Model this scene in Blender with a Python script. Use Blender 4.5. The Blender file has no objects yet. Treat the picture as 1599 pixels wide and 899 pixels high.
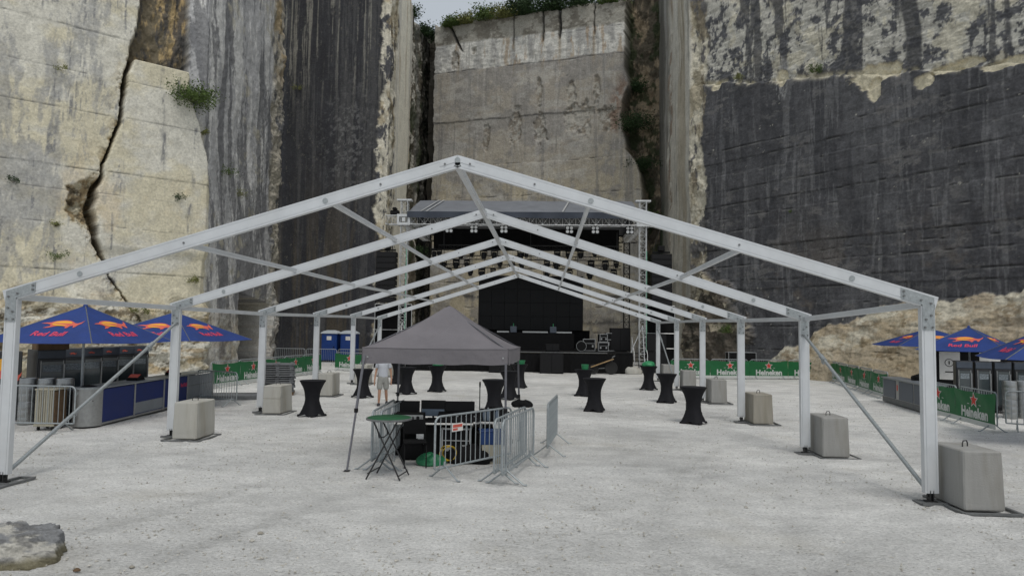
import bpy, math, random
import numpy as np
from mathutils import Vector, Matrix

# ------------------------------------------------------------------ camera, sky, sun, exposure
scene = bpy.context.scene
COL = scene.collection
R = math.radians
cam_data = bpy.data.cameras.new("camera")
cam = bpy.data.objects.new("camera", cam_data)
COL.objects.link(cam)
scene.camera = cam
cam_data.sensor_width = 36.0
cam_data.lens = 24.2
cam_data.clip_start = 0.1
cam_data.clip_end = 3000.0
_r = Vector((0.99877148, 0.04757271, 0.01386949))
_u = Vector((-0.01098447, -0.06037854, 0.99811511))
_f = Vector((-0.04832046, 0.99704126, 0.0597818))
cam.matrix_world = Matrix(((_r.x, _u.x, -_f.x, 1.4159), (_r.y, _u.y, -_f.y, 0.0), (_r.z, _u.z, -_f.z, 2.5872), (0, 0, 0, 1)))

SUN_EL, SUN_AZ = R(60), R(160)          # azimuth clockwise from +Y (north): sun high behind the camera's right shoulder
world = bpy.data.worlds.new("World")
scene.world = world
world.use_nodes = True
wn, wl = world.node_tree.nodes, world.node_tree.links
wn.clear()
w_out = wn.new("ShaderNodeOutputWorld")
w_bg = wn.new("ShaderNodeBackground")
w_sky = wn.new("ShaderNodeTexSky")
w_sky.sky_type = 'NISHITA'
w_sky.sun_disc = False
w_sky.sun_elevation = SUN_EL
w_sky.sun_rotation = SUN_AZ
w_sky.air_density = 1.0
w_sky.dust_density = 4.0
w_hs = wn.new("ShaderNodeHueSaturation")
w_hs.inputs["Saturation"].default_value = 0.4
w_bg.inputs["Strength"].default_value = 0.12
wl.new(w_sky.outputs[0], w_hs.inputs["Color"])
w_veil = wn.new("ShaderNodeMix"); w_veil.data_type = 'RGBA'      # thin even cloud veil over the whole sky
w_veil.inputs[0].default_value = 0.7
w_veil.inputs[7].default_value = (4.7, 5.15, 5.6, 1)
wl.new(w_hs.outputs[0], w_veil.inputs[6])
wl.new(w_veil.outputs[2], w_bg.inputs["Color"])
wl.new(w_bg.outputs[0], w_out.inputs["Surface"])

sun_data = bpy.data.lights.new("sun", 'SUN')
sun_data.energy = 1.25
sun_data.angle = R(22)
sun_data.color = (1.0, 0.96, 0.9)
sun = bpy.data.objects.new("sun", sun_data)
COL.objects.link(sun)
_sd = Vector((math.sin(SUN_AZ) * math.cos(SUN_EL), math.cos(SUN_AZ) * math.cos(SUN_EL), math.sin(SUN_EL)))
sun.rotation_euler = _sd.to_track_quat('Z', 'Y').to_euler()

scene.view_settings.view_transform = 'Standard'
scene.view_settings.look = 'None'
scene.view_settings.gamma = 1.0
scene.view_settings.exposure = -0.05

random.seed(11)
rng = np.random.default_rng(7)

# ------------------------------------------------------------------ noise in numpy
_TAB = [np.random.default_rng(100 + i).random((256, 256)) for i in range(12)]


def vnoise(x, y, s=0):
    x = np.asarray(x, float); y = np.asarray(y, float)
    x0 = np.floor(x); y0 = np.floor(y)
    fx = x - x0; fy = y - y0
    fx = fx * fx * (3 - 2 * fx); fy = fy * fy * (3 - 2 * fy)
    i0 = x0.astype(int) % 256; j0 = y0.astype(int) % 256
    i1 = (i0 + 1) % 256; j1 = (j0 + 1) % 256
    t = _TAB[s % 12]
    return (t[i0, j0] * (1 - fx) + t[i1, j0] * fx) * (1 - fy) + (t[i0, j1] * (1 - fx) + t[i1, j1] * fx) * fy


def fbm(x, y, o=4, s=0, g=0.5):
    a = 1.0; t = 0.0; n = 0.0
    for k in range(o):
        t = t + a * vnoise(x * 2 ** k + 17.3 * k, y * 2 ** k + 9.1 * k, s + k)
        n += a; a *= g
    return t / n


def fbmh(x, y, o=6, s=0):
    """rougher fractal noise, for grainy stain edges"""
    return fbm(x, y, o, s, 0.66)


def streaks(U, V, fu, fv, s=0, o=6):
    """vertical run-off streaks; every column starts and stops at its own height"""
    return fbmh(U * fu, (V + 11 * vnoise(U * fu * .8 + 3, U * 0, s + 5)) * fv, o, s)


def sst(a, b, x):
    t = np.clip((x - a) / (b - a), 0, 1)
    return t * t * (3 - 2 * t)


def mixc(c, d, m):
    return c * (1 - m[..., None]) + np.asarray(d, float) * m[..., None]


# ------------------------------------------------------------------ mesh helpers
class MB:
    def __init__(s):
        s.v = []; s.f = []

    def add(s, vs, fs):
        n = len(s.v)
        s.v += [tuple(v) for v in vs]
        s.f += [tuple(i + n for i in f) for f in fs]
        return s

    def box(s, x0, y0, z0, x1, y1, z1, c=0.0):
        """box with chamfer c on every edge"""
        if c <= 0:
            return s.add([(x0, y0, z0), (x1, y0, z0), (x1, y1, z0), (x0, y1, z0), (x0, y0, z1), (x1, y0, z1), (x1, y1, z1), (x0, y1, z1)],
                         [(0, 3, 2, 1), (4, 5, 6, 7), (0, 1, 5, 4), (1, 2, 6, 5), (2, 3, 7, 6), (3, 0, 4, 7)])
        vs = []
        for z, sz in ((z0, 1), (z1, -1)):
            for x, y, sx, sy in ((x0, y0, 1, 1), (x1, y0, -1, 1), (x1, y1, -1, -1), (x0, y1, 1, -1)):
                vs += [(x + sx * c, y + sy * c, z), (x, y + sy * c, z + sz * c), (x + sx * c, y, z + sz * c)]
        fs = [(0, 9, 6, 3), (12, 15, 18, 21)]
        for a, b, k in ((0, 1, 2), (1, 2, 1), (2, 3, 2), (3, 0, 1)):
            lo, lo2, hi, hi2 = 3 * a + k, 3 * b + k, 12 + 3 * a + k, 12 + 3 * b + k
            fs.append((lo, lo2, hi2, hi))
            fs.append((3 * a, 3 * b, lo2, lo))
            fs.append((12 + 3 * b, 12 + 3 * a, hi, hi2))
        for a in range(4):
            m1, m2 = (2, 1) if a in (0, 2) else (1, 2)
            fs.append((3 * a + 1, 3 * a + 2, 12 + 3 * a + 2, 12 + 3 * a + 1))
            fs.append((3 * a, 3 * a + 1, 3 * a + 2))
            fs.append((12 + 3 * a, 12 + 3 * a + 2, 12 + 3 * a + 1))
        return s.add(vs, fs)

    def ext(s, prof, a, b, up=(0, 0, 1)):
        """extrude a closed 2-d profile (side, up) from a to b"""
        a = Vector(a); b = Vector(b)
        d = (b - a).normalized()
        upv = Vector(up)
        if abs(d.dot(upv)) > 0.98:
            upv = Vector((0, 1, 0))
        sd = d.cross(upv).normalized(); upv = sd.cross(d)
        n = len(prof)
        vs = [a + sd * p + upv * q for p, q in prof] + [b + sd * p + upv * q for p, q in prof]
        fs = [tuple(range(n - 1, -1, -1)), tuple(range(n, 2 * n))]
        fs += [(i, (i + 1) % n, n + (i + 1) % n, n + i) for i in range(n)]
        return s.add(vs, fs)

    def bar(s, a, b, w, h, up=(0, 0, 1)):
        w /= 2; h /= 2
        return s.ext([(-w, -h), (w, -h), (w, h), (-w, h)], a, b, up)

    def tube(s, a, b, r, n=8, r2=None):
        a = Vector(a); b = Vector(b)
        d = (b - a).normalized()
        t = Vector((0, 0, 1)) if abs(d.z) < 0.95 else Vector((1, 0, 0))
        x = d.cross(t).normalized(); y = d.cross(x)
        r2 = r if r2 is None else r2
        vs = [a + (x * math.cos(k * 2 * math.pi / n) + y * math.sin(k * 2 * math.pi / n)) * r for k in range(n)]
        vs += [b + (x * math.cos(k * 2 * math.pi / n) + y * math.sin(k * 2 * math.pi / n)) * r2 for k in range(n)]
        fs = [tuple(range(n)), tuple(range(2 * n - 1, n - 1, -1))]
        fs += [(k, n + k, n + (k + 1) % n, (k + 1) % n) for k in range(n)]
        return s.add(vs, fs)

    def path(s, pts, r, n=6, closed=False):
        pts = [Vector(p) for p in pts]
        m = len(pts)
        rings = []
        prev = None
        for i, p in enumerate(pts):
            if closed:
                d = (pts[(i + 1) % m] - pts[i - 1]).normalized()
            else:
                d = (pts[min(i + 1, m - 1)] - pts[max(i - 1, 0)]).normalized()
            if prev is None:
                t = Vector((0, 0, 1)) if abs(d.z) < 0.9 else Vector((0, 1, 0))
                x = d.cross(t).normalized()
            else:
                x = (prev - d * prev.dot(d)).normalized()
            prev = x
            y = d.cross(x)
            rings.append([p + (x * math.cos(k * 2 * math.pi / n) + y * math.sin(k * 2 * math.pi / n)) * r for k in range(n)])
        vs = [v for ring in rings for v in ring]
        fs = []
        for i in range(m if closed else m - 1):
            j = (i + 1) % m
            fs += [(i * n + k, i * n + (k + 1) % n, j * n + (k + 1) % n, j * n + k) for k in range(n)]
        if not closed:
            fs += [tuple(range(n - 1, -1, -1)), tuple(range((m - 1) * n, m * n))]
        return s.add(vs, fs)

    def lathe(s, prof, n=24, c=(0, 0, 0), axis='z'):
        vs = []; fs = []
        for r, z in prof:
            for k in range(n):
                a = 2 * math.pi * k / n
                p = (r * math.cos(a), r * math.sin(a), z)
                if axis == 'y':
                    p = (p[0], p[2], p[1])
                elif axis == 'x':
                    p = (p[2], p[0], p[1])
                vs.append((c[0] + p[0], c[1] + p[1], c[2] + p[2]))
        m = len(prof)
        for i in range(m - 1):
            fs += [(i * n + k, i * n + (k + 1) % n, (i + 1) * n + (k + 1) % n, (i + 1) * n + k) for k in range(n)]
        fs += [tuple(range(n - 1, -1, -1)), tuple(range((m - 1) * n, m * n))]
        return s.add(vs, fs)

    def prism(s, poly, y0, y1):
        """polygon in x,z extruded along y"""
        n = len(poly)
        vs = [(x, y0, z) for x, z in poly] + [(x, y1, z) for x, z in poly]
        fs = [tuple(range(n)), tuple(range(2 * n - 1, n - 1, -1))] + [(i, n + i, n + (i + 1) % n, (i + 1) % n) for i in range(n)]
        return s.add(vs, fs)

    def grid(s, P):
        """P: (rows, cols, 3) array"""
        a, b = P.shape[:2]
        vs = P.reshape(-1, 3).tolist()
        fs = [(i * b + j, i * b + j + 1, (i + 1) * b + j + 1, (i + 1) * b + j) for i in range(a - 1) for j in range(b - 1)]
        return s.add(vs, fs)

    def mesh(s, name, smooth=None):
        me = bpy.data.meshes.new(name)
        me.from_pydata([tuple(v) for v in s.v], [], s.f)
        me.validate()
        if smooth is not None:
            me.shade_smooth()
            me.set_sharp_from_angle(angle=R(smooth))
        return me

    def build(s, name, m, parent=None, smooth=None, loc=None, rot=None):
        me = s.mesh(name, smooth)
        me.materials.append(m)
        return link(name, me, parent, loc, rot)


def link(name, me, parent=None, loc=None, rot=None):
    o = bpy.data.objects.new(name, me)
    COL.objects.link(o)
    if parent is not None:
        o.parent = parent
    if loc is not None:
        o.location = loc
    if rot is not None:
        o.rotation_euler = rot
    return o


def tag(o, label=None, cat=None, group=None, kind=None):
    if label: o["label"] = label
    if cat: o["category"] = cat
    if group: o["group"] = group
    if kind: o["kind"] = kind
    return o


def thing(name, label, cat, loc=(0, 0, 0), rz=0.0, group=None):
    o = link(name, None, None, loc, (0, 0, rz))
    o.empty_display_size = 0.2
    return tag(o, label, cat, group)


def copy_tree(o, loc=None, rz=None, label=None, parent=None):
    c = o.copy()
    COL.objects.link(c)
    c.parent = parent
    if loc is not None: c.location = loc
    if rz is not None: c.rotation_euler = (0, 0, rz)
    if label: c["label"] = label
    for ch in o.children:
        copy_tree(ch, parent=c)
    return c


def solidify(P, t):
    """closed thin shell from a grid of points: front grid plus back grid moved along -normal by t"""
    P = np.asarray(P, float)
    du = np.gradient(P, axis=1); dv = np.gradient(P, axis=0)
    N = np.cross(du, dv); N /= np.maximum(np.linalg.norm(N, axis=2, keepdims=True), 1e-9)
    Q = P - N * t
    a, b = P.shape[:2]
    m = MB()
    m.grid(P)
    k = a * b
    m.v += [tuple(x) for x in Q.reshape(-1, 3).tolist()]
    m.f += [(k + i * b + j, k + (i + 1) * b + j, k + (i + 1) * b + j + 1, k + i * b + j + 1) for i in range(a - 1) for j in range(b - 1)]
    for j in range(b - 1):
        m.f += [(j, k + j, k + j + 1, j + 1), ((a - 1) * b + j, (a - 1) * b + j + 1, k + (a - 1) * b + j + 1, k + (a - 1) * b + j)]
    for i in range(a - 1):
        m.f += [(i * b, (i + 1) * b, k + (i + 1) * b, k + i * b), (i * b + b - 1, k + i * b + b - 1, k + (i + 1) * b + b - 1, (i + 1) * b + b - 1)]
    return m


# ------------------------------------------------------------------ materials
def mat(name, col, rough=0.6, metal=0.0, var=0.10, scale=6.0, bump=0.0, bscale=80.0, spec=0.4, tint=None, tscale=2.0, tamt=0.0, streak=False, coat=0.0):
    m = bpy.data.materials.new(name)
    m.use_nodes = True
    nt = m.node_tree; n = nt.nodes; l = nt.links
    b = n["Principled BSDF"]
    b.inputs["Roughness"].default_value = rough
    b.inputs["Metallic"].default_value = metal
    b.inputs["Specular IOR Level"].default_value = spec
    b.inputs["Coat Weight"].default_value = coat
    tc = n.new("ShaderNodeTexCoord")
    mp = n.new("ShaderNodeMapping")
    l.new(tc.outputs["Object"], mp.inputs[0])
    if streak:
        mp.inputs["Scale"].default_value = (1, 1, 0.12)
    nz = n.new("ShaderNodeTexNoise")
    nz.inputs["Scale"].default_value = scale
    nz.inputs["Detail"].default_value = 5
    nz.inputs["Roughness"].default_value = 0.65
    l.new(mp.outputs[0], nz.inputs["Vector"])
    mr = n.new("ShaderNodeMapRange")
    mr.inputs[1].default_value = 0.3; mr.inputs[2].default_value = 0.7
    mr.inputs[3].default_value = 1 - var; mr.inputs[4].default_value = 1 + var
    l.new(nz.outputs[0], mr.inputs[0])
    mx = n.new("ShaderNodeMix"); mx.data_type = 'RGBA'; mx.blend_type = 'MULTIPLY'
    mx.inputs[0].default_value = 1.0
    mx.inputs[6].default_value = (*col, 1)
    l.new(mr.outputs[0], mx.inputs[7])
    out = mx.outputs[2]
    if tint is not None:
        n2 = n.new("ShaderNodeTexNoise"); n2.inputs["Scale"].default_value = tscale; n2.inputs["Detail"].default_value = 6
        l.new(mp.outputs[0], n2.inputs["Vector"])
        r2 = n.new("ShaderNodeMapRange"); r2.inputs[1].default_value = 0.48; r2.inputs[2].default_value = 0.72
        r2.inputs[3].default_value = 0.0; r2.inputs[4].default_value = tamt
        l.new(n2.outputs[0], r2.inputs[0])
        m2 = n.new("ShaderNodeMix"); m2.data_type = 'RGBA'
        l.new(r2.outputs[0], m2.inputs[0]); l.new(out, m2.inputs[6]); m2.inputs[7].default_value = (*tint, 1)
        out = m2.outputs[2]
    l.new(out, b.inputs["Base Color"])
    r3 = n.new("ShaderNodeMapRange")
    r3.inputs[3].default_value = max(0.02, rough - 0.08); r3.inputs[4].default_value = min(1, rough + 0.08)
    l.new(nz.outputs[0], r3.inputs[0]); l.new(r3.outputs[0], b.inputs["Roughness"])
    if bump > 0:
        nb = n.new("ShaderNodeTexNoise"); nb.inputs["Scale"].default_value = bscale; nb.inputs["Detail"].default_value = 4
        l.new(tc.outputs["Object"], nb.inputs["Vector"])
        bp = n.new("ShaderNodeBump"); bp.inputs["Strength"].default_value = 1.0; bp.inputs["Distance"].default_value = bump
        l.new(nb.outputs[0], bp.inputs["Height"]); l.new(bp.outputs[0], b.inputs["Normal"])
    return m


def mat_rock(name, fine=1.0, tool=0.0):
    """colour comes from the mesh's stain attribute, broken up by fine noise; relief from noise bump"""
    m = bpy.data.materials.new(name)
    m.use_nodes = True
    nt = m.node_tree; n = nt.nodes; l = nt.links
    b = n["Principled BSDF"]
    b.inputs["Roughness"].default_value = 0.92
    b.inputs["Specular IOR Level"].default_value = 0.25
    at = n.new("ShaderNodeAttribute"); at.attribute_name = "stain"
    tc = n.new("ShaderNodeTexCoord")
    prev = at.outputs["Color"]
    for sc, lo, hi, det in ((9.0, 0.74, 1.26, 8), (1.7, 0.86, 1.14, 5)):
        nz = n.new("ShaderNodeTexNoise"); nz.inputs["Scale"].default_value = sc * fine; nz.inputs["Detail"].default_value = det
        nz.inputs["Roughness"].default_value = 0.7
        l.new(tc.outputs["Object"], nz.inputs["Vector"])
        mr = n.new("ShaderNodeMapRange"); mr.inputs[1].default_value = 0.3; mr.inputs[2].default_value = 0.7
        mr.inputs[3].default_value = lo; mr.inputs[4].default_value = hi
        l.new(nz.outputs[0], mr.inputs[0])
        mx = n.new("ShaderNodeMix"); mx.data_type = 'RGBA'; mx.blend_type = 'MULTIPLY'; mx.inputs[0].default_value = 1
        l.new(prev, mx.inputs[6]); l.new(mr.outputs[0], mx.inputs[7])
        prev = mx.outputs[2]
    l.new(prev, b.inputs["Base Color"])
    nb = n.new("ShaderNodeTexNoise"); nb.inputs["Scale"].default_value = 6 * fine; nb.inputs["Detail"].default_value = 9; nb.inputs["Roughness"].default_value = 0.72
    l.new(tc.outputs["Object"], nb.inputs["Vector"])
    bp = n.new("ShaderNodeBump"); bp.inputs["Strength"].default_value = 0.9; bp.inputs["Distance"].default_value = 0.05 / fine
    l.new(nb.outputs[0], bp.inputs["Height"]); l.new(bp.outputs[0], b.inputs["Normal"])
    return m


M = {}
M['alu'] = mat("aluminium", (0.60, 0.62, 0.635), 0.42, 0.15, 0.06, 3.0, tint=(0.50, 0.49, 0.46), tscale=1.1, tamt=0.25)
M['galv'] = mat("galvanised_steel", (0.36, 0.385, 0.39), 0.45, 0.55, 0.22, 30, bump=0.0006, bscale=120)
M['galv_dull'] = mat("galvanised_tube", (0.33, 0.36, 0.37), 0.5, 0.4, 0.2, 14)
M['darksteel'] = mat("dark_steel", (0.05, 0.05, 0.05), 0.5, 0.6, 0.25, 20)
M['steelplate'] = mat("dull_plate_steel", (0.16, 0.165, 0.165), 0.6, 0.3, 0.25, 10)
M['concrete'] = mat("cast_concrete", (0.30, 0.297, 0.282), 0.9, 0, 0.12, 3.0, bump=0.004, bscale=40, tint=(0.17, 0.155, 0.125), tscale=5.5, tamt=0.55, streak=True)
M['concrete_dirty'] = mat("weathered_concrete", (0.31, 0.29, 0.245), 0.95, 0, 0.2, 3.5, bump=0.006, bscale=30, tint=(0.17, 0.15, 0.11), tscale=2.2, tamt=0.8, streak=True)
M['concrete_pale'] = mat("pale_concrete", (0.42, 0.412, 0.375), 0.9, 0, 0.10, 3.0, bump=0.003, bscale=40, tint=(0.26, 0.235, 0.18), tscale=5.0, tamt=0.55, streak=True)
M['stretch'] = mat("black_stretch_fabric", (0.009, 0.009, 0.0115), 0.75, 0, 0.25, 5, spec=0.25, bump=0.0008, bscale=300)
M['blackcloth'] = mat("black_cloth", (0.008, 0.008, 0.0085), 0.9, 0, 0.3, 4, spec=0.15, bump=0.002, bscale=40)
M['black'] = mat("black_paint", (0.009, 0.009, 0.0095), 0.65, 0, 0.3, 8, spec=0.15)
M['blackplastic'] = mat("black_plastic", (0.012, 0.012, 0.013), 0.55, 0, 0.2, 12, spec=0.2)
M['screen'] = mat("led_screen_face", (0.007, 0.007, 0.0075), 0.55, 0, 0.15, 3, spec=0.3)
M['tarp'] = mat("grey_roof_tarp", (0.17, 0.18, 0.20), 0.55, 0, 0.18, 1.2, bump=0.01, bscale=6)
M['tarp_dark'] = mat("dark_roof_tarp", (0.035, 0.043, 0.06), 0.5, 0, 0.2, 1.5, bump=0.008, bscale=7)
M['canopy'] = mat("grey_canopy_polyester", (0.175, 0.164, 0.175), 0.75, 0, 0.09, 2, bump=0.02, bscale=5, spec=0.3)
M['canopyleg'] = mat("grey_canopy_leg", (0.13, 0.13, 0.145), 0.5, 0.3, 0.1, 12)
M['parasol'] = mat("blue_parasol_fabric", (0.022, 0.050, 0.20), 0.7, 0, 0.14, 2, bump=0.02, bscale=4, spec=0.3)
M['red'] = mat("red_print", (0.62, 0.06, 0.13), 0.7, 0, 0.06, 6)
M['redorange'] = mat("red_bull_print", (0.66, 0.13, 0.09), 0.7, 0, 0.08, 6)
M['yellow'] = mat("yellow_print", (0.80, 0.42, 0.04), 0.7, 0, 0.06, 6)
M['green'] = mat("green_banner_vinyl", (0.010, 0.115, 0.036), 0.55, 0, 0.14, 2.0, bump=0.0015, bscale=30)
M['white'] = mat("white_print", (0.52, 0.54, 0.52), 0.6, 0, 0.05, 6)
M['starred'] = mat("star_red_print", (0.50, 0.045, 0.03), 0.6, 0, 0.06, 6)
M['barblue'] = mat("blue_bar_panel", (0.008, 0.022, 0.13), 0.4, 0, 0.12, 3, spec=0.22)
M['bargrey'] = mat("grey_bar_panel", (0.20, 0.22, 0.24), 0.3, 0.1, 0.1, 3)
M['bardark'] = mat("slate_bar_panel", (0.075, 0.09, 0.115), 0.45, 0.1, 0.12, 4)
M['brushed'] = mat("brushed_aluminium", (0.34, 0.345, 0.34), 0.38, 0.7, 0.12, 14)
M['cooler'] = mat("black_cooler_body", (0.035, 0.037, 0.04), 0.4, 0, 0.2, 6)
M['glass'] = mat("dark_cooler_glass", (0.06, 0.075, 0.08), 0.12, 0, 0.2, 2, spec=0.8)
M['shelfstock'] = mat("cooler_shelf_stock", (0.20, 0.23, 0.25), 0.5, 0, 0.7, 26)
M['keg'] = mat("keg_steel", (0.35, 0.36, 0.36), 0.35, 0.85, 0.12, 9)
M['cream'] = mat("cream_plastic", (0.36, 0.34, 0.27), 0.6, 0, 0.12, 6)
M['pottyblue'] = mat("blue_toilet_plastic", (0.005, 0.038, 0.19), 0.5, 0, 0.12, 3)
M['pottyroof'] = mat("translucent_white_roof", (0.55, 0.60, 0.64), 0.5, 0, 0.06, 3)
M['floorpanel'] = mat("grey_floor_panel", (0.13, 0.135, 0.14), 0.7, 0, 0.3, 5)
M['wood'] = mat("raw_wood", (0.36, 0.24, 0.12), 0.75, 0, 0.25, 7, streak=False)
M['brownwood'] = mat("brown_pallet_wood", (0.12, 0.075, 0.04), 0.85, 0, 0.3, 7)
M['rubber'] = mat("tyre_rubber", (0.018, 0.018, 0.018), 0.8, 0, 0.2, 20)
M['greenplastic'] = mat("green_plastic", (0.03, 0.22, 0.09), 0.45, 0, 0.1, 9)
M['greenbag'] = mat("green_bag", (0.01, 0.12, 0.05), 0.5, 0, 0.3, 9, bump=0.01, bscale=14)
M['greenmat'] = mat("green_table_top", (0.012, 0.085, 0.03), 0.6, 0, 0.25, 9)
M['laptop'] = mat("screen_glare", (0.16, 0.20, 0.25), 0.2, 0, 0.08, 3)
M['silver'] = mat("silver_case", (0.42, 0.43, 0.43), 0.35, 0.5, 0.12, 12)
M['paper'] = mat("paper", (0.68, 0.67, 0.64), 0.8, 0, 0.04, 6)
M['redpaper'] = mat("red_sign_print", (0.55, 0.10, 0.07), 0.7, 0, 0.05, 6)
M['skin'] = mat("skin", (0.42, 0.24, 0.16), 0.55, 0, 0.08, 9)
M['shirt'] = mat("white_shirt", (0.5, 0.52, 0.56), 0.85, 0, 0.06, 8)
M['shorts'] = mat("grey_shorts", (0.30, 0.30, 0.28), 0.9, 0, 0.1, 10)
M['shoe'] = mat("dark_shoe", (0.04, 0.04, 0.045), 0.7, 0, 0.2, 10)
M['hair'] = mat("brown_hair", (0.05, 0.03, 0.02), 0.7, 0, 0.3, 20)
M['lampwhite'] = mat("blinder_reflector", (0.75, 0.75, 0.73), 0.2, 0.2, 0.05, 10)
M['blueplastic'] = mat("blue_box_plastic", (0.012, 0.04, 0.14), 0.5, 0, 0.15, 9)
M['yellowcable'] = mat("yellow_cable", (0.45, 0.30, 0.02), 0.6, 0, 0.15, 9)
M['leafdark'] = mat("dark_leaves", (0.028, 0.055, 0.018), 0.7, 0, 0.55, 3, spec=0.3)
M['leaf'] = mat("green_leaves", (0.075, 0.115, 0.028), 0.7, 0, 0.5, 3, spec=0.3)
M['leafdry'] = mat("dry_grass_leaves", (0.17, 0.18, 0.06), 0.75, 0, 0.45, 3, spec=0.3)
M['twig'] = mat("twig_bark", (0.10, 0.075, 0.05), 0.9, 0, 0.3, 9)
M['rock'] = mat_rock("quarry_rock")
M['boulder'] = mat_rock("boulder_rock", 3.0)
M['pebble'] = mat("limestone_chips", (0.44, 0.42, 0.37), 0.95, 0, 0.4, 9)
# ------------------------------------------------------------------ the ground of the quarry floor
FRAME_Y = [10.81, 15.81, 20.81, 25.81, 30.81, 35.81]
DZ_R = [0.063, -0.09, -0.06, 0.0, 0.02, 0.03]
DZ_L = [0.0, -0.02, -0.05, 0.0, 0.05, 0.05]
DZ_P = [-0.03, 0.0, 0.0, 0.04, 0.06, 0.12]
_bumps = [(7.4, y, z) for y, z in zip(FRAME_Y, DZ_R)] + [(-7.0, y, z) for y, z in zip(FRAME_Y, DZ_L)]


def gz(x, y):
    """height of the compacted ground"""
    x = np.asarray(x, float); y = np.asarray(y, float)
    z = np.zeros(np.broadcast(x, y).shape)
    for bx, by, bz in _bumps:
        z = z + bz * np.exp(-(((x - bx) / 2.2) ** 2 + ((y - by) / 1.9) ** 2))
    return z


def G1(x, y):
    return float(gz(x, y))


def build_ground():
    ys = [-300, -150, -80, -40, -20, -10, -5, -2, 0, 1, 2, 3]
    y = 3.4
    while y < 62:
        ys.append(y); y += max(0.05, y * 0.0075)
    ys += [64, 68, 74, 85, 110, 160, 300]
    xs = [-300, -150, -90, -60, -45, -36] + list(np.arange(-30, -12, 0.35)) + list(np.arange(-12, 15, 0.085)) + list(np.arange(15, 30, 0.35)) + [32, 36, 45, 60, 90, 150, 300]
    X, Y = np.meshgrid(np.array(xs), np.array(ys))
    near = np.exp(-((Y - 8) / 14) ** 2)
    Z = gz(X, Y) + (fbm(X * 0.9, Y * 0.9, 3, 1) - 0.5) * 0.035 + (fbm(X * 4, Y * 4, 3, 4) - 0.5) * 0.022 * near
    Z += 0.022 * sst(0.62, 0.8, vnoise(X * 9, Y * 9, 6)) * near * sst(0.45, 0.65, fbm(X * .6, Y * .6, 2, 9))
    Z -= 0.006
    trk = np.zeros_like(X)
    for cx_, cy_, r_ in ((-9, 2, 13.0), (22, 6, 18.5), (3, -22, 36.5), (-30, 20, 29.0), (30, 30, 27.0)):      # arcs left by vehicles, two wheels each
        dd = np.hypot(X - cx_, Y - cy_) + .35 * (fbm(X * .15, Y * .15, 3, 2) - .5)
        for w_ in (-.85, .85):
            trk = np.maximum(trk, np.exp(-((dd - r_ - w_) / .17) ** 2) * sst(.40, .60, fbmh(X * .35, Y * .35, 5, int(r_))))
    Z -= .012 * trk * near
    tread = sst(.52, .66, fbmh(X * .25, Y * .4, 6, 4))
    K = 1 - .10 * trk * (.5 + fbmh(X * 3, Y * 3, 4, 1)) - .10 * tread + .06 * sst(.5, .65, fbmh(X * .3 + 9, Y * .3, 5, 7))
    tcol = np.stack([K, K * .998, K * .985], -1)
    P = np.stack([X, Y, Z], -1)
    m = bpy.data.materials.new("white_limestone_ground")
    m.use_nodes = True
    n = m.node_tree.nodes; l = m.node_tree.links
    b = n["Principled BSDF"]; b.inputs["Roughness"].default_value = 0.95; b.inputs["Specular IOR Level"].default_value = 0.2
    tc = n.new("ShaderNodeTexCoord")

    def noise(sc, det, lo, hi, a, c, sy=1.0, ro=0.6):
        mp = n.new("ShaderNodeMapping"); mp.inputs["Scale"].default_value = (1, sy, 1)
        l.new(tc.outputs["Object"], mp.inputs[0])
        z = n.new("ShaderNodeTexNoise"); z.inputs["Scale"].default_value = sc; z.inputs["Detail"].default_value = det; z.inputs["Roughness"].default_value = ro
        l.new(mp.outputs[0], z.inputs["Vector"])
        r = n.new("ShaderNodeMapRange"); r.inputs[1].default_value = lo; r.inputs[2].default_value = hi; r.inputs[3].default_value = a; r.inputs[4].default_value = c
        l.new(z.outputs[0], r.inputs[0])
        return r.outputs[0], z.outputs[0]

    def mul(a, fac, blend='MULTIPLY', col=None):
        mx = n.new("ShaderNodeMix"); mx.data_type = 'RGBA'; mx.blend_type = blend
        l.new(a, mx.inputs[6])
        if col is None:
            mx.inputs[0].default_value = 1; l.new(fac, mx.inputs[7])
        else:
            l.new(fac, mx.inputs[0]); mx.inputs[7].default_value = (*col, 1)
        return mx.outputs[2]
    rgb = n.new("ShaderNodeRGB"); rgb.outputs[0].default_value = (0.73, 0.725, 0.708, 1)
    c = rgb.outputs[0]
    c = mul(c, noise(0.22, 5, 0.3, 0.7, 0.82, 1.14)[0])
    c = mul(c, noise(1.3, 6, 0.3, 0.7, 0.85, 1.12, 1.6)[0])
    c = mul(c, noise(14, 6, 0.3, 0.7, 0.90, 1.08)[0])
    c = mul(c, noise(26, 3, 0.35, 0.65, 0.84, 1.11, 1.4)[0])
    c = mul(c, noise(0.35, 4, 0.57, 0.74, 0.0, 0.35)[0], 'MIX', (0.47, 0.43, 0.34))
    c = mul(c, noise(2.4, 9, 0.62, 0.74, 0.0, 0.55, 2.2, 0.7)[0], 'MIX', (0.34, 0.33, 0.31))
    c = mul(c, noise(8, 3, 0.63, 0.68, 0.0, 0.55, 1.7, 0.55)[0], 'MIX', (0.36, 0.355, 0.34))
    c = mul(c, noise(17, 3, 0.65, 0.69, 0.0, 0.75, 1.5, 0.55)[0], 'MIX', (0.26, 0.255, 0.24))
    c = mul(c, noise(38, 4, 0.62, 0.70, 0.0, 0.6, 1.3, 0.65)[0], 'MIX', (0.27, 0.265, 0.25))
    c = mul(c, noise(5, 8, 0.64, 0.72, 0.0, 0.45, 2.5, 0.7)[0], 'MIX', (0.36, 0.355, 0.34))
    ta = n.new("ShaderNodeAttribute"); ta.attribute_name = "stain"      # wheel tracks and trodden patches
    c = mul(c, ta.outputs["Color"])
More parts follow.
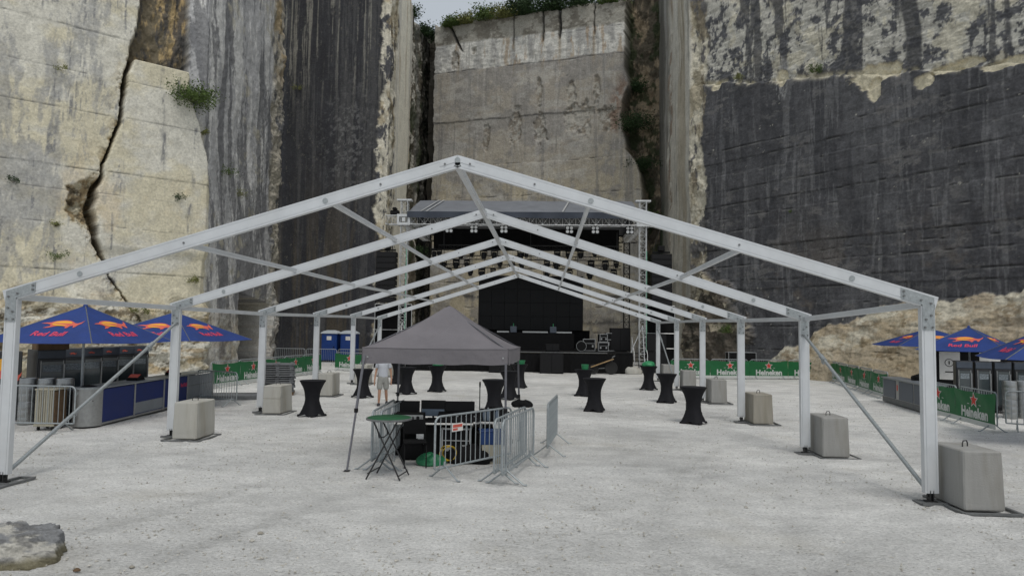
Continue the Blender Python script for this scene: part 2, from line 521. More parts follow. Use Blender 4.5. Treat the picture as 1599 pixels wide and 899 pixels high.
    l.new(c, b.inputs["Base Color"])
    h1 = noise(18, 8, 0, 1, 0, 1, 1.0, 0.7)[1]
    bp = n.new("ShaderNodeBump"); bp.inputs["Distance"].default_value = 0.07; bp.inputs["Strength"].default_value = 0.9
    l.new(h1, bp.inputs["Height"]); l.new(bp.outputs[0], b.inputs["Normal"])
    o = big_grid("ground", P, m, tcol)
    o["kind"] = "structure"
    return o


def big_grid(name, P, m, col=None):
    a, b = P.shape[:2]
    me = bpy.data.meshes.new(name)
    me.vertices.add(a * b)
    me.vertices.foreach_set("co", P.reshape(-1).astype(np.float32))
    i = np.arange(a - 1)[:, None] * b + np.arange(b - 1)[None, :]
    q = np.stack([i, i + 1, i + b + 1, i + b], -1).reshape(-1, 4)
    nf = len(q)
    me.loops.add(nf * 4)
    me.loops.foreach_set("vertex_index", q.reshape(-1).astype(np.int32))
    me.polygons.add(nf)
    me.polygons.foreach_set("loop_start", np.arange(nf, dtype=np.int32) * 4)
    me.polygons.foreach_set("use_smooth", np.ones(nf, bool))
    me.update(calc_edges=True)
    if col is not None:
        at = me.color_attributes.new("stain", 'FLOAT_COLOR', 'POINT')
        c4 = np.concatenate([col.reshape(-1, 3), np.ones((a * b, 1))], 1).astype(np.float32)
        at.data.foreach_set("color", c4.reshape(-1))
    me.materials.append(m)
    return link(name, me)


build_ground()


def build_gravel():
    n = 26000
    Y = 4.5 + 24 * rng.random(n) ** 1.8
    X = 1.4 + (rng.random(n) - 0.5) * 1.7 * (Y + 1)
    keep = fbm(X * 0.5, Y * 0.5, 3, 3) + 0.35 * rng.random(n) > 0.62
    X, Y = X[keep], Y[keep]; n = len(X)
    S = 0.006 + 0.017 * rng.random(n) ** 3 + 0.014 * (rng.random(n) > 0.994)
    base = np.array([(1, 0, 0), (-1, 0, 0), (0, 1, 0), (0, -1, 0), (0, 0, .6), (0, 0, -.6)], float)
    V = base[None] * S[:, None, None] * (0.6 + 0.8 * rng.random((n, 6, 1)))
    a = rng.random(n) * 6.28
    c, s = np.cos(a)[:, None], np.sin(a)[:, None]
    Z = gz(X, Y)
    P = np.stack([V[..., 0] * c - V[..., 1] * s + X[:, None], V[..., 0] * s + V[..., 1] * c + Y[:, None], V[..., 2] + Z[:, None] + 0.002], -1)
    F = np.array([(0, 2, 4), (2, 1, 4), (1, 3, 4), (3, 0, 4), (2, 0, 5), (1, 2, 5), (3, 1, 5), (0, 3, 5)])
    fs = (F[None] + 6 * np.arange(n)[:, None, None]).reshape(-1, 3)
    me = bpy.data.meshes.new("gravel")
    me.from_pydata(P.reshape(-1, 3).tolist(), [], fs.tolist())
    me.materials.append(M['pebble'])
    tag(link("gravel", me), "loose limestone chips scattered over the white ground", "gravel", kind="stuff")


build_gravel()


# ------------------------------------------------------------------ quarry walls
def wall_points(poly, us):
    poly = np.array(poly, float)
    L = np.concatenate([[0], np.cumsum(np.hypot(*np.diff(poly, axis=0).T))])
    x = np.interp(us, L, poly[:, 0]); y = np.interp(us, L, poly[:, 1])
    seg = np.diff(poly, axis=0); seg /= np.hypot(seg[:, 0], seg[:, 1])[:, None]
    nr = np.stack([seg[:, 1], -seg[:, 0]], 1)          # outward: to the right of travel
    mid = (L[:-1] + L[1:]) / 2
    k = np.clip(np.searchsorted(L, us, side='right') - 1, 0, len(seg) - 1)
    nx, ny = nr[k, 0].copy(), nr[k, 1].copy()
    for i in range(1, len(L) - 1):                      # blend normals near corners
        t = np.clip((us - L[i]) / 0.5, -1, 1); w = np.abs(us - L[i]) < 0.5
        bx = nr[i - 1, 0] * (1 - t) / 2 + nr[i, 0] * (1 + t) / 2; by = nr[i - 1, 1] * (1 - t) / 2 + nr[i, 1] * (1 + t) / 2
        nx = np.where(w, bx, nx); ny = np.where(w, by, ny)
    return x, y, nx, ny, L


def cliff(name, poly, us, vs, fn, top=None):
    us = np.array(us, float); vs = np.array(vs, float)
    x, y, nx, ny, L = wall_points(poly, us)
    U, V = np.meshgrid(us, vs)
    disp, col = fn(U, V)
    Z = V.copy()
    if top is not None:
        H = top(us)[None, :] + 0 * V
        over = np.maximum(V - H, 0)
        Z = np.minimum(V, H) + 0.18 * over + 0.25 * (fbm(U * 1.2, V * 1.2, 3, 2) - .5) * (over > 0)
        disp = disp - over * 1.6
    P = np.stack([x[None] + nx[None] * disp, y[None] + ny[None] * disp, Z - 0.4 * (V <= 0)], -1)
    o = big_grid(name, P, M['rock'], np.clip(col, 0.004, 0.9))
    o["kind"] = "structure"
    return o


def ar(*segs):
    out = []
    for a, b, s in segs:
        out += list(np.arange(a, b, s))
    return out + [segs[-1][1]]


def lin(x, pts):
    p = np.array(pts, float)
    return np.interp(x, p[:, 0], p[:, 1])


CREAM = np.array([0.62, 0.575, 0.435]); PALE = np.array([0.64, 0.62, 0.54]); GREY = np.array([0.27, 0.275, 0.285])
DARK = np.array([0.085, 0.086, 0.092]); BROWN = np.array([0.22, 0.16, 0.085]); OCHRE = np.array([0.48, 0.36, 0.19])


def base_col(c, U):
    return np.zeros(U.shape + (3,)) + c


def mixc2(c, d, m):
    return c * (1 - m[..., None]) + d * m[..., None]


def joints(U, V, levels, depth=0.09, width=0.03, wob=0.05, seed=0, broken=0.35):
    """horizontal saw-cut bed joints: returns displacement, and a mask of the joint lines"""
    d = np.zeros_like(U); k = np.zeros_like(U)
    bed = np.searchsorted(np.array(levels), V[:, :1] * 1.0 + 0 * U)
    off = np.random.default_rng(seed).random(len(levels) + 2) * 0.08 - 0.04
    d += off[bed]
    for i, lv in enumerate(levels):
        c = lv + wob * (fbm(U * 0.5, U * 0 + i * 3.7, 4, seed + i, .6) - .5) * 2
        on = sst(broken - .08, broken + .08, fbm(U * 1.1, U * 0 + i * 7.1, 5, seed + 3, .65))
        w = width * (.5 + 1.1 * fbm(U * 2.5, U * 0 + i * 5.3, 4, seed + 1, .7))
        g = np.exp(-((V - c) / w) ** 2) * on
        d -= depth * g; k = np.maximum(k, g)
    return d, np.clip(k, 0, 1)


def fn_left(U, V):
    # corner between the cream face and the grey flank leans: its position along the wall depends on height
    edge = lin(V, [(0, 22.7), (9.8, 22.6), (11.5, 22.3), (13, 21.9), (15.4, 21.25), (20, 21.1), (40, 20.9)]) + 0.3 * (fbmh(V * .8, V * 0, 5, 2) - .5)
    A = 1 - sst(-0.05, 0.05, U - edge)                    # 1 on the cream face
    jd, jk = joints(U, V, [2.9, 5.2, 7.5, 9.15, 10.3, 13.2, 15.15, 17.4, 19.6, 23, 27, 31], 0.07, 0.022, 0.07, 3, 0.40)
    disp = jd * A * 0.6
    fine = fbmh(U * 6, V * 4, 5, 4)
    grit = fbmh(U * 11, V * 9, 4, 8)
    col = base_col(CREAM, U)
    col = mixc(col, PALE, sst(.4, .62, fbmh(U * .35, V * .5, 5, 1)))
    col = mixc(col, OCHRE * 1.25, .35 * sst(.52, .72, fbmh(U * .5, V * .35, 5, 5)) * sst(13, 9, V))
    col *= (0.90 + 0.20 * fbmh(U * 3, V * 3, 5, 2))[..., None]
    # grey lichen staining: patches made of short vertical dabs
    zone = fbm(U * .42, V * .22, 3, 6)
    dab = fbmh(U * 4.2, (V + 2.5 * vnoise(U * 2.1, U * 0, 4)) * 1.2, 6, 7)
    bias = 0.055 * sst(16.5, 13, U) + 0.03 * sst(11, 18, V) - 0.035 - 0.20 * sst(18.0, 18.4, U) * (V < 16.4)
    band = .10 * np.exp(-((V - 10.9) / .35) ** 2) * sst(17.5, 15.5, U) + .06 * np.exp(-((V - 9.5) / .5) ** 2) * sst(16, 14, U)
    m = sst(.50, .60, .52 * zone + .48 * dab + bias + band + .10 * (grit - .5)) * A
    col = mixc(col, GREY * 1.0, .70 * m * (.5 + .6 * fine))
    drip = sst(.58, .68, streaks(U, V, 5.0, .25, 9, 5)) * sst(.46, .58, fbm(U * .7, V * .35, 3, 3)) * sst(.40, .55, fine) * (1 - .8 * sst(18.0, 18.4, U) * (V < 16.4))
    col = mixc(col, GREY * .75, .8 * drip * A)
    for du, v0, v1 in ((19.85, 12.2, 16.2), (20.6, 13.6, 16.2), (21.6, 9.6, 13.4), (21.45, 6.6, 9.2), (20.0, 10.3, 12.8)):   # runs below the joints
        d = np.exp(-np.abs((U - du - .1 * (fbm(V * .9, V * 0 + du, 3, 1) - .5)) / .11) ** 2) * sst(v0, v0 + 1.2, V) * sst(v1 + .1, v1 - .1, V) * sst(.42, .56, fbmh(U * 6, V * 1.1, 5, 3))
        col = mixc(col, GREY * .7, .9 * d)
    col = mixc(col, DARK * 0.9, .55 * jk * A)
    # the crack with its rubble pocket
    cu = lin(V, [(2.2, 19.5), (2.8, 19.21), (4.08, 18.41), (5.03, 17.79), (5.98, 17.41), (6.77, 17.15), (7.56, 16.98), (8.36, 16.8), (9.53, 17.03), (10.05, 17.23),
                 (11.13, 17.39), (12.12, 17.72), (13.17, 17.91), (14.36, 17.98), (15.42, 18.14), (16.43, 18.33)]) + 0.30 * (fbmh(V * 1.5, V * 0 + 3, 6, 4) - .5)
    cw = lin(V, [(2.2, .02), (5.6, .035), (6.2, .10), (7.3, .16), (8.6, .17), (9.6, .13), (10.2, .06), (11.5, .05), (13, .085), (15.5, .10), (16.4, .11)]) * (.6 + .9 * fbmh(V * 2.2, V * 0 + 8, 5, 2))
    inV = sst(2.0, 2.4, V) * sst(16.7, 16.4, V)
    g = np.exp(-np.abs((U - cu) / cw) ** 4) * inV
    disp -= 1.3 * g
    col = mixc(col, BROWN * .30, .85 * g)
    pk = 1 - np.hypot((U - cu + .40) / .80, (V - 8.6) / 1.5) + 1.1 * (fbmh(U * 1.6, V * 1.6, 6, 8) - .5)
    pocket = sst(.0, .16, pk) * (U < cu + .1)
    rough = fbmh(U * 2.6, V * 2.6, 6, 1)
    disp -= pocket * (.05 + 1.0 * rough * sst(0, .6, pk))
    pc = mixc(base_col(np.array([.30, .225, .125]), U), CREAM * .9, sst(.50, .60, fbmh(U * 3.5, V * 3.5, 5, 3)))
    pc = mixc(pc, BROWN * .35, sst(.55, .68, fbmh(U * 3.0, V * 3.4, 5, 6)))
    col = mixc2(col, pc, pocket * .9)
    halo = np.exp(-np.abs((U - cu + .12) / .22)) * inV * sst(.50, .60, fbmh(U * 4, V * 3, 6, 2)) * (U < cu)
    disp -= .12 * halo
    col = mixc(col, OCHRE * .75, .75 * halo)
    # block to the right of the crack stands proud, with the raw recess above it
    blk = sst(cu, cu + .03, U) * A * (V < 16.42) * sst(6.0, 6.6, V)
    disp += .22 * blk
    rec = sst(18.35, 18.6, U + .5 * (fbmh(V * 1.1, U * 0, 5, 1) - .5) + .1 - .12 * np.clip(V - 17, 0, 3)) * A * sst(16.38, 16.5, V)
    disp -= rec * (.55 + .8 * fbmh(U * 1.2, V * .6, 6, 6))
    rb = mixc(base_col(np.array([.17, .145, .10]), U), OCHRE * .95, sst(.48, .60, fbmh(U * 1.6, V * .45, 6, 2)))
    rb = mixc(rb, DARK * .8, .85 * sst(.50, .60, fbmh(U * 2.4, V * .6, 6, 7)))
    col = mixc2(col, rb, rec)
    # the grey flank: bulging, streaked
    B = 1 - A
    disp += B * (.5 * (fbm(U * .22, V * .16, 3, 2) - .5) + .12 * (fbmh(U * 1.4, V * .3, 6, 5) - .5) - .15)
    lean = U + .10 * V                                    # streaks follow the slight lean of the face
    s1 = streaks(lean, V, 1.1, .16, 1); s2 = streaks(lean + 40, V, .8, .16, 8)
    bc = base_col(np.array([.46, .46, .46]), U)
    bc = mixc(bc, np.array([.68, .675, .65]), .9 * sst(.46, .57, s1 + .12 * (fine - .5) + .03 * sst(10, 18, V)))
    bc = mixc(bc, np.array([.15, .152, .16]), .8 * sst(.525, .60, s2 + .16 * (fine - .5) + .05 * sst(9, 2, V)))
    bc = mixc(bc, CREAM * .85, .6 * sst(.60, .72, fbmh(U * .35, V * .5, 5, 3)))
    fe = sst(34.6, 35.8, U + 3.0 * (fbmh(V * .35, V * 0 + 5, 5, 6) - .5))
    fec = mixc(base_col(np.array([.46, .42, .33]), U), DARK * 1.3, sst(.50, .60, fbmh(U * .9, V * .5, 6, 1)))
    fec = mixc(fec, OCHRE * 1.05, sst(.48, .62, fbmh(U * .5, V * .6, 5, 7)) * sst(20, 24, V))
    bc = mixc2(bc, fec, .85 * fe * sst(4, 7, V))
    disp += B * fe * .9 * (fbmh(U * .6, V * .8, 6, 2) - .6)
    nearE = B * sst(1.0, 0.0, U - edge) * sst(.42, .56, fbmh(U * 1.5, V * .8, 6, 5)) * sst(14.5, 12.5, V)
    bc = mixc(bc, CREAM * .92, .8 * nearE)
    col = mixc2(bc, col, A)
    # broken foot of the wall
    foot = sst(4.4 + 2.0 * (fbmh(U * .4, V * 0, 5, 4) - .5) * 2, 2.9, V)
    cell = np.round(fbm(U * .9, V * 1.3, 2, 5) * 9) / 9
    disp += foot * (.9 * cell + .5 * fbmh(U * 1.9, V * 2.4, 6, 3) - .35) * (1 - .7 * B)
    fc = mixc(base_col(np.array([.45, .405, .30]), U), PALE * .95, sst(.47, .58, fbmh(U * 1.0, V * 1.7, 6, 2)))
    fc = mixc(fc, np.array([.42, .31, .17]), .7 * sst(.52, .64, fbmh(U * .8, V * 2.0, 6, 4)))
    fc = mixc(fc, BROWN * .45, .85 * sst(.555, .63, fbmh(U * 1.8, V * 2.2, 6, 9)))
    col = mixc2(col, fc, foot * (1 - .6 * B))
    # adit cut into the flank, its inside shade painted into the colour
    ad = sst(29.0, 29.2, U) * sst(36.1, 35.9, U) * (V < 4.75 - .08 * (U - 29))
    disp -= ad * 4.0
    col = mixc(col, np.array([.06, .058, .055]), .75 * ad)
    disp += .06 * (fbmh(U * 2.2, V * 2.2, 6, 3) - .5) * (1 + 1.5 * B)
    return disp, col


def fn_dark(U, V):
    C = 1 - sst(10.30, 10.5, U)
    fine = fbmh(U * 6, V * 4, 5, 4)
    s1 = streaks(U, V, 3.0, .09, 2); s2 = streaks(U, V, 1.3, .08, 6)
    col = base_col(np.array([.042, .043, .048]), U)
    col *= (.75 + .5 * fbmh(U * 1.0, V * .5, 6, 3))[..., None]
    col = mixc(col, np.array([.085, .085, .086]), .8 * sst(.50, .64, s1 + .16 * (fine - .5) + .05 * sst(20, 27, V)))
    col = mixc(col, np.array([.095, .08, .058]), .7 * sst(.48, .62, s2 + .1 * (fine - .5)) * sst(17, 5, V))
    col = mixc(col, PALE * .42, .8 * sst(.565, .66, streaks(U, V, 3.4, .09, 8) + .12 * (fine - .5)) * sst(17, 26, V))
    zone = np.exp(-(((U - 7.2) / 2.2) ** 2 + ((V - 17.0) / 4.2) ** 2))
    sp = sst(.56, .64, fbmh(U * 4.0, V * 4.0, 6, 1) + .10 * (zone - .6))
    col = mixc(col, np.array([.24, .24, .237]), .5 * sp * zone)
    sp2 = sst(.70, .76, fbmh(U * 7, V * 5, 4, 3)) * sst(.4, .6, fbm(U * .5, V * .3, 3, 5))
    col = mixc(col, CREAM * .45, .35 * sp2)
    col = mixc(col, np.array([.24, .23, .20]), .8 * sst(1.6, .6, U) * sst(.45, .6, fbmh(U * 2, V * .3, 5, 1)))
    # pale broken edge
    eg = sst(0.0, .18, U - 9.45 + 1.9 * (fbmh(V * .5, V * 0 + 2, 6, 5) - .5) + .5 * (fbmh(U * 2.5, V * 2.0, 5, 3) - .5) - .3 * sst(14, 4, V))
    ec = mixc(base_col(np.array([.64, .605, .50]), U), DARK * 1.2, sst(.52, .58, fbmh(U * 1.5, V * .8, 6, 7)))
    ec = mixc(ec, np.array([.34, .27, .15]), .6 * sst(.50, .60, fbmh(U * .9, V * .7, 6, 2)))
    col = mixc2(col, ec, eg)
    disp = .22 * (fbm(U * .3, V * .14, 3, 1) - .5) + .09 * (fbmh(U * 2.0, V * 1.0, 6, 2) - .5) + eg * C * .6 * (fbmh(U * 1.3, V * .8, 6, 3) - .65)
    # the smooth return face
    bE = 17.6 + .06 * V + 1.2 * (fbmh(V * .5, V * 0, 6, 8) - .5)
    D = (1 - C) * (1 - sst(-.15, .15, U - bE))
    dc = mixc(base_col(np.array([.78, .75, .64]), U), np.array([.40, .30, .17]), .7 * sst(.52, .64, streaks(U, V, .8, .08, 4)))
    dc = mixc(dc, np.array([.50, .49, .46]), .6 * sst(.50, .62, streaks(U, V, 1.1, .09, 6)))
    rough = sst(13.4, 12.6, U + 2.2 * (fbmh(V * .45, V * 0 + 7, 6, 1) - .5))
    dc = mixc2(dc, ec, rough)
    col = mixc2(col, dc, D)
    disp = disp * (1 - .7 * D) + D * rough * .5 * (fbmh(U * .8, V * 1.0, 6, 9) - .5)
    # overgrown cleft
    E = sst(-.15, .15, U - bE)
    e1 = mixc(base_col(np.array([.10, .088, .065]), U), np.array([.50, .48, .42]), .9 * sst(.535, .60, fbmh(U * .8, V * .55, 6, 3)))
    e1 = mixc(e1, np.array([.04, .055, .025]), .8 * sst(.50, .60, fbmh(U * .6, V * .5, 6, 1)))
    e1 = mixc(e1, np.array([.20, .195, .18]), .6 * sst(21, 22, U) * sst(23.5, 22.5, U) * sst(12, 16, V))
    e1 *= (1 - .75 * sst(23.2, 24, U))[..., None]  # shadow at the back of the cleft darkened into the colour
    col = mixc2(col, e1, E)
    disp += E * (1.1 * (fbmh(U * .5, V * .5, 6, 6) - .6))
    return disp, col


def fn_back(U, V):
    fine = fbmh(U * 5, V * 4, 6, 4)
    disp, jk = joints(U, V, [2.4, 4.6, 6.9, 9.3, 11.6, 14.9, 17.95, 22.4, 27.3, 29.9], 0.10, 0.035, 0.12, 13, 0.50)
    band = 27.35 + .5 * (fbmh(U * .3, U * 0, 5, 1) - .5)
    col = base_col(np.array([.335, .308, .262]), U)
    col = mixc(col, np.array([.44, .39, .285]), .9 * sst(20, 13, V + 5 * (fbmh(U * .3, V * .3, 5, 5) - .5)))
    col = mixc(col, np.array([.25, .24, .225]), .75 * sst(.47, .60, fbmh(U * .5, V * .5, 6, 2) + .09 * np.exp(-((V - 26) / 1.6) ** 2)))
    col = mixc(col, np.array([.43, .42, .39]), .45 * sst(.52, .64, fbmh(U * .35, V * .9, 6, 8)))
    col = mixc(col, np.array([.40, .388, .36]), .35 * sst(.56, .66, streaks(U, V, 2.6, .12, 8, 5)))
    col = mixc(col, np.array([.18, .175, .168]), .5 * sst(.57, .67, streaks(U, V, 2.4, .14, 5)))
    up = sst(-.06, .06, V - band)
    uc = mixc(base_col(np.array([.60, .59, .545]), U), np.array([.40, .395, .375]), sst(.47, .60, fbmh(U * 1.1, V * .5, 6, 6)))
    uc = mixc(uc, np.array([.30, .295, .28]), .6 * sst(.54, .64, streaks(U, V, 2.2, .16, 4)))
    uc = mixc(uc, np.array([.34, .24, .14]), .6 * sst(.595, .66, fbmh(U * 2.0, V * .3, 6, 3)))
    tp = sst(-.1, .1, V - 30.1 - .5 * (fbmh(U * .5, V * 0, 5, 7) - .5))
    tcol = mixc(base_col(np.array([.36, .345, .30]), U), np.array([.20, .185, .155]), sst(.46, .58, fbmh(U * 1.2, V * 1.6, 6, 2)))
    uc = mixc2(uc, tcol, tp)
    col = mixc2(col, uc, up)
    col *= (.86 + .28 * fine)[..., None]
    col = mixc(col, DARK * .9, .6 * jk)
    # raw patches where the face has spalled
    for pu, pv, ru, rv in ((8.3, 20.6, .40, 1.6), (11.2, 21.4, .7, 1.9), (13.6, 21.2, .75, 2.0), (13.5, 24.4, .30, 1.5), (17.2, 21.6, 1.5, 1.8), (16.5, 24.2, .5, 1.7), (18.9, 24.2, .35, 2.0), (5.0, 28.3, .5, 1.0), (6.9, 29.2, .5, .5), (19.8, 21.3, 1.0, 1.3)):
        pk = 1 - np.hypot((U - pu) / ru, (V - pv) / rv) + 1.5 * (fbmh(U * 1.5, V * 1.2, 6, 2) - .5)
        p = sst(.12, .30, pk)
        disp -= p * (.32 * fbmh(U * 2.0, V * 2.0, 6, 3))
        pc = mixc(base_col(np.array([.40, .385, .34]), U), np.array([.19, .16, .12]), sst(.49, .56, fbmh(U * 2.6, V * 2.2, 6, 6)))
        col = mixc2(col, pc, p * .6)
    # vertical splits in the top course
    for su, w_ in ((5.3, .10), (13.8, .07), (15.4, .12), (10.9, .04), (18.6, .04)):
        c_ = su + .35 * (fbmh(V * .9, V * 0 + su, 5, 1) - .5) - (.5 * (V - 30) if su == 5.3 else 0)
        g = np.exp(-np.abs((U - c_) / w_) ** 3) * sst(29.0, 29.8, V)
        disp -= .6 * g; col = mixc(col, DARK * .4, .85 * g)
        w = np.exp(-((U - su) / .16) ** 2) * sst(25.5, 28.5, V) * sst(30.2, 29.4, V) * sst(.44, .56, fbmh(U * 4, V * .6, 5, 2))
        col = mixc(col, BROWN * 1.1, .6 * w)
    # right margin breaks back into a dark cleft
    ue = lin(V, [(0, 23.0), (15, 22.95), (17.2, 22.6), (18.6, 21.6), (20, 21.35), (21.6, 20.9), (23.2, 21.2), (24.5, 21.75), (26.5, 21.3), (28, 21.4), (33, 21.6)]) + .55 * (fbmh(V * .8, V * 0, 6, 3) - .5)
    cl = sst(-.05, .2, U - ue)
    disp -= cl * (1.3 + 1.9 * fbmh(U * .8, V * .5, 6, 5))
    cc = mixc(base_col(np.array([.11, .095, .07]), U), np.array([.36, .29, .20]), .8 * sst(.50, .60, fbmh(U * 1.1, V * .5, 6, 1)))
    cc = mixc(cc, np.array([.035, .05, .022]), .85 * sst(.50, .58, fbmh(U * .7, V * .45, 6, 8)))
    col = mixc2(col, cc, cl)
    rd = np.exp(-((U - ue + .55) / .6) ** 2) * sst(19.8, 20.6, V) * sst(25.8, 24, V)
    disp -= .3 * rd * fbmh(U * 2, V * 2, 5, 3)
    col = mixc(col, np.array([.24, .16, .115]), .8 * rd * sst(.44, .54, fbmh(U * 2.4, V * 1.2, 6, 2)))
    # left margin: deep slot, its shadow darkened into the colour
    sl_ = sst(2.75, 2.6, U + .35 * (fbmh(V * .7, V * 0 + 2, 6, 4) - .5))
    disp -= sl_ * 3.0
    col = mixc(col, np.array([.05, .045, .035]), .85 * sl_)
    # dark seepage line low on the wall
    sl = np.exp(-((V - 5.6 - .3 * (fbmh(U * .6, U * 0, 5, 2) - .5)) / .22) ** 2) * sst(.48, .54, fbmh(U * 1.2, V * 2, 6, 4)) + .8 * np.exp(-((V - 3.3) / .3) ** 2) * sst(.44, .52, fbmh(U * 1.1, V * 2, 6, 6))
    col = mixc(col, DARK * .5, .85 * np.clip(sl, 0, 1))
    disp += .12 * (fbmh(U * 1.2, V * 1.2, 6, 7) - .5) + .25 * (fbm(U * .25, V * .2, 2, 1) - .5)
    disp += up * .25 * (fbmh(U * 1.0, V * 1.8, 6, 3) - .5)
    return disp, col


def fn_right(U, V):
    fine = fbmh(U * 6, V * 4.5, 6, 4)
    S = 1 - sst(14.9, 15.15, U)                         # the return face towards the stage
    led = lin(U, [(0, 20), (15.8, 19.5), (17, 19.2), (21.3, 18.2), (26.2, 17.15), (29.0, 16.4), (32, 15.75), (34.7, 15.1), (48, 12)]) + .45 * (fbmh(U * .6, U * 0, 6, 2) - .5)
    disp, jk = joints(U, V, [1.6, 3.0, 4.4, 5.3, 5.85, 6.8, 7.4, 7.95, 9.1, 10.0, 10.85, 11.8, 12.8, 13.7, 14.5], 0.085, 0.018, 0.10, 21, 0.50)
    col = base_col(np.array([.086, .086, .091]), U)
    col *= (.72 + .56 * fbmh(U * .9, V * .6, 6, 3))[..., None]
    col = mixc(col, np.array([.112, .113, .118]), .7 * sst(.46, .60, streaks(U, V, .5, .2, 2)))
    col = mixc(col, np.array([.06, .061, .066]), .7 * sst(.49, .62, streaks(U, V, 1.6, .18, 7) + .06 * sst(11, 16, V)))
    col = mixc(col, np.array([.17, .14, .11]), .5 * sst(.50, .64, fbmh(U * .35, V * .4, 6, 5)) * sst(11, 4, V))
    col = mixc(col, np.array([.19, .19, .192]), .5 * sst(.57, .66, streaks(U, V, 3.0, .25, 8) + .05 * (fine - .5)))
    spk = sst(.78, .81, fbmh(U * 3.2, V * 3.2, 6, 1) + .03 * (fbm(U * .4, V * .4, 2, 4) - .5))
    col = mixc(col, PALE * .75, .8 * spk)
    col = mixc(col, np.array([.04, .039, .035]), .85 * jk)
    edgejk = np.clip(np.roll(jk, -2, 0) - jk, 0, 1)
    col = mixc(col, np.array([.22, .215, .20]), .5 * edgejk)
    col *= (.62 + .76 * fbmh(U * 4.2, V * 3.4, 6, 9))[..., None]
    saw = fbmh(U * .9 - V * .25, V * 13, 4, 6)
    col *= (.80 + .40 * saw)[..., None]
    sc_ = sst(.60, .66, fbmh(U * 1.1, V * 2.2, 6, 10)) * sst(.45, .6, fbm(U * .3, V * .3, 2, 6))
    col = mixc(col, np.array([.17, .165, .16]), .6 * sc_)
    disp += .05 * (fbmh(U * 2.2, V * 2.8, 6, 9) - .5)
    # rough upper courses above the ledge
    up = sst(-.04, .08, V - led) * (1 - S)
    mo = .25 * fbmh(U * .8, V * .5, 6, 3) + .58 * fbmh(U * 2.4, V * 2.2, 6, 6) + .17 * fbmh(U * 1.8, V * .08, 5, 9)
    uc = mixc(base_col(np.array([.50, .485, .43]), U), np.array([.115, .116, .122]), sst(.495, .545, mo + .14 * (fine - .5)))
    uc = mixc(uc, np.array([.62, .58, .46]), .75 * sst(.57, .62, fbmh(U * .7, V * .6, 6, 1)))
    tool = fbmh(U * 1.5 - V * .6, V * 11, 4, 5)
    uc *= (.62 + .76 * tool)[..., None]
    dv = sst(.60, .66, streaks(U, V, 1.0, .06, 2, 5) + .08 * (fine - .5))
    uc = mixc(uc, DARK * .95, .85 * dv)
    ds = np.exp(-((U - 29.75 - .3 * (fbm(V * .6, V * 0, 3, 2) - .5)) / .45) ** 2) * sst(14.2, 16, V)
    uc = mixc(uc, DARK * .85, .9 * sst(.3, .6, ds))
    wv = sst(.25, .45, np.exp(-((U - 22.25) / .35) ** 2) * sst(16.0, 17.4, V) * sst(20, 18.6, V) + .8 * (fbmh(U * 3.5, V * .9, 6, 4) - .55))* np.exp(-((U - 22.25) / .6) ** 4) * sst(16.0, 16.8, V) * sst(20, 18.6, V)
    col = mixc2(col, uc, up)
    col = mixc(col, np.array([.40, .40, .395]), .55 * wv * sst(.45, .55, fbmh(U * 5, V * 1.2, 5, 2)))
    disp += up * (-.22 + .30 * (fbmh(U * 1.2, V * 1.8, 6, 3) - .5) + .10 * (tool - .5))
    lip = np.exp(-((V - led - .05) / .17) ** 2) * (1 - S) * sst(.50, .58, fbmh(U * .7, V * .5, 6, 6))
    col = mixc(col, np.array([.66, .61, .47]), .9 * lip)
    disp -= .25 * lip * fbmh(U * 1.7, V * 1.7, 5, 4)
    for pu, pv, ru, rv in ((27.6, 16.55, 1.5, .75), (27.9, 15.8, .5, .7), (30.3, 15.55, .5, .45), (31.8, 15.9, 1.3, .32), (34.0, 15.35, 1.2, .3), (17.3, 19.0, .45, .4), (22.2, 18.2, .5, .6)):
        pk = 1 - np.hypot((U - pu) / ru, (V - pv) / rv) + 1.3 * (fbmh(U * 1.2, V * 1.2, 6, 8) - .5)
        p = sst(.1, .2, pk)
        col = mixc(col, np.array([.68, .62, .46]), .92 * p); disp -= .22 * p * fbmh(U * 2, V * 2, 4, 1) + .08 * p
    # pale broken corner strip
    cs = sst(16.55, 16.25, U + 1.9 * (fbmh(V * .35, V * 0 + 3, 6, 2) - .5) + .5 * (fbmh(U * 2, V * 1.4, 5, 6) - .5)) * (1 - S)
    cc = mixc(base_col(np.array([.60, .56, .45]), U), np.array([.15, .145, .14]), sst(.49, .54, fbmh(U * 1.3, V * .6, 6, 5)))
    cc = mixc(cc, np.array([.30, .25, .16]), .6 * sst(.52, .60, fbmh(U * .9, V * .6, 6, 3)))
    col = mixc2(col, cc, cs * (1 - .4 * sst(9, 5, V)))
    disp += cs * .5 * (fbmh(U * 1.3, V * .9, 6, 1) - .6)
    # return face: smooth, streaked
    sc = mixc(base_col(np.array([.62, .60, .53]), U), np.array([.30, .29, .26]), .85 * sst(.50, .60, streaks(U, V, .9, .08, 4)))
    sc *= (.8 + .4 * fbmh(U * .5, V * 1.2, 6, 3))[..., None]
    sc = mixc(sc, np.array([.34, .27, .16]), .5 * sst(.50, .62, fbmh(U * .7, V * .06, 6, 8)))
    sc = mixc(sc, np.array([.12, .115, .10]), .8 * sst(7, 4.5, U + 1.5 * (fbmh(V * .3, V * 0, 5, 1) - .5)))
    sc = mixc(sc, np.array([.30, .22, .16]), .8 * np.exp(-((U - 6.8) / .9) ** 2) * sst(.46, .54, fbmh(U * 1.2, V * 1.0, 6, 2)))
    sc = mixc(sc, np.array([.45, .44, .41]), .7 * np.exp(-((U - 4.2) / .7) ** 2) * sst(12, 18, V) * sst(.4, .5, fbmh(U * 1.2, V * .2, 5, 7)))
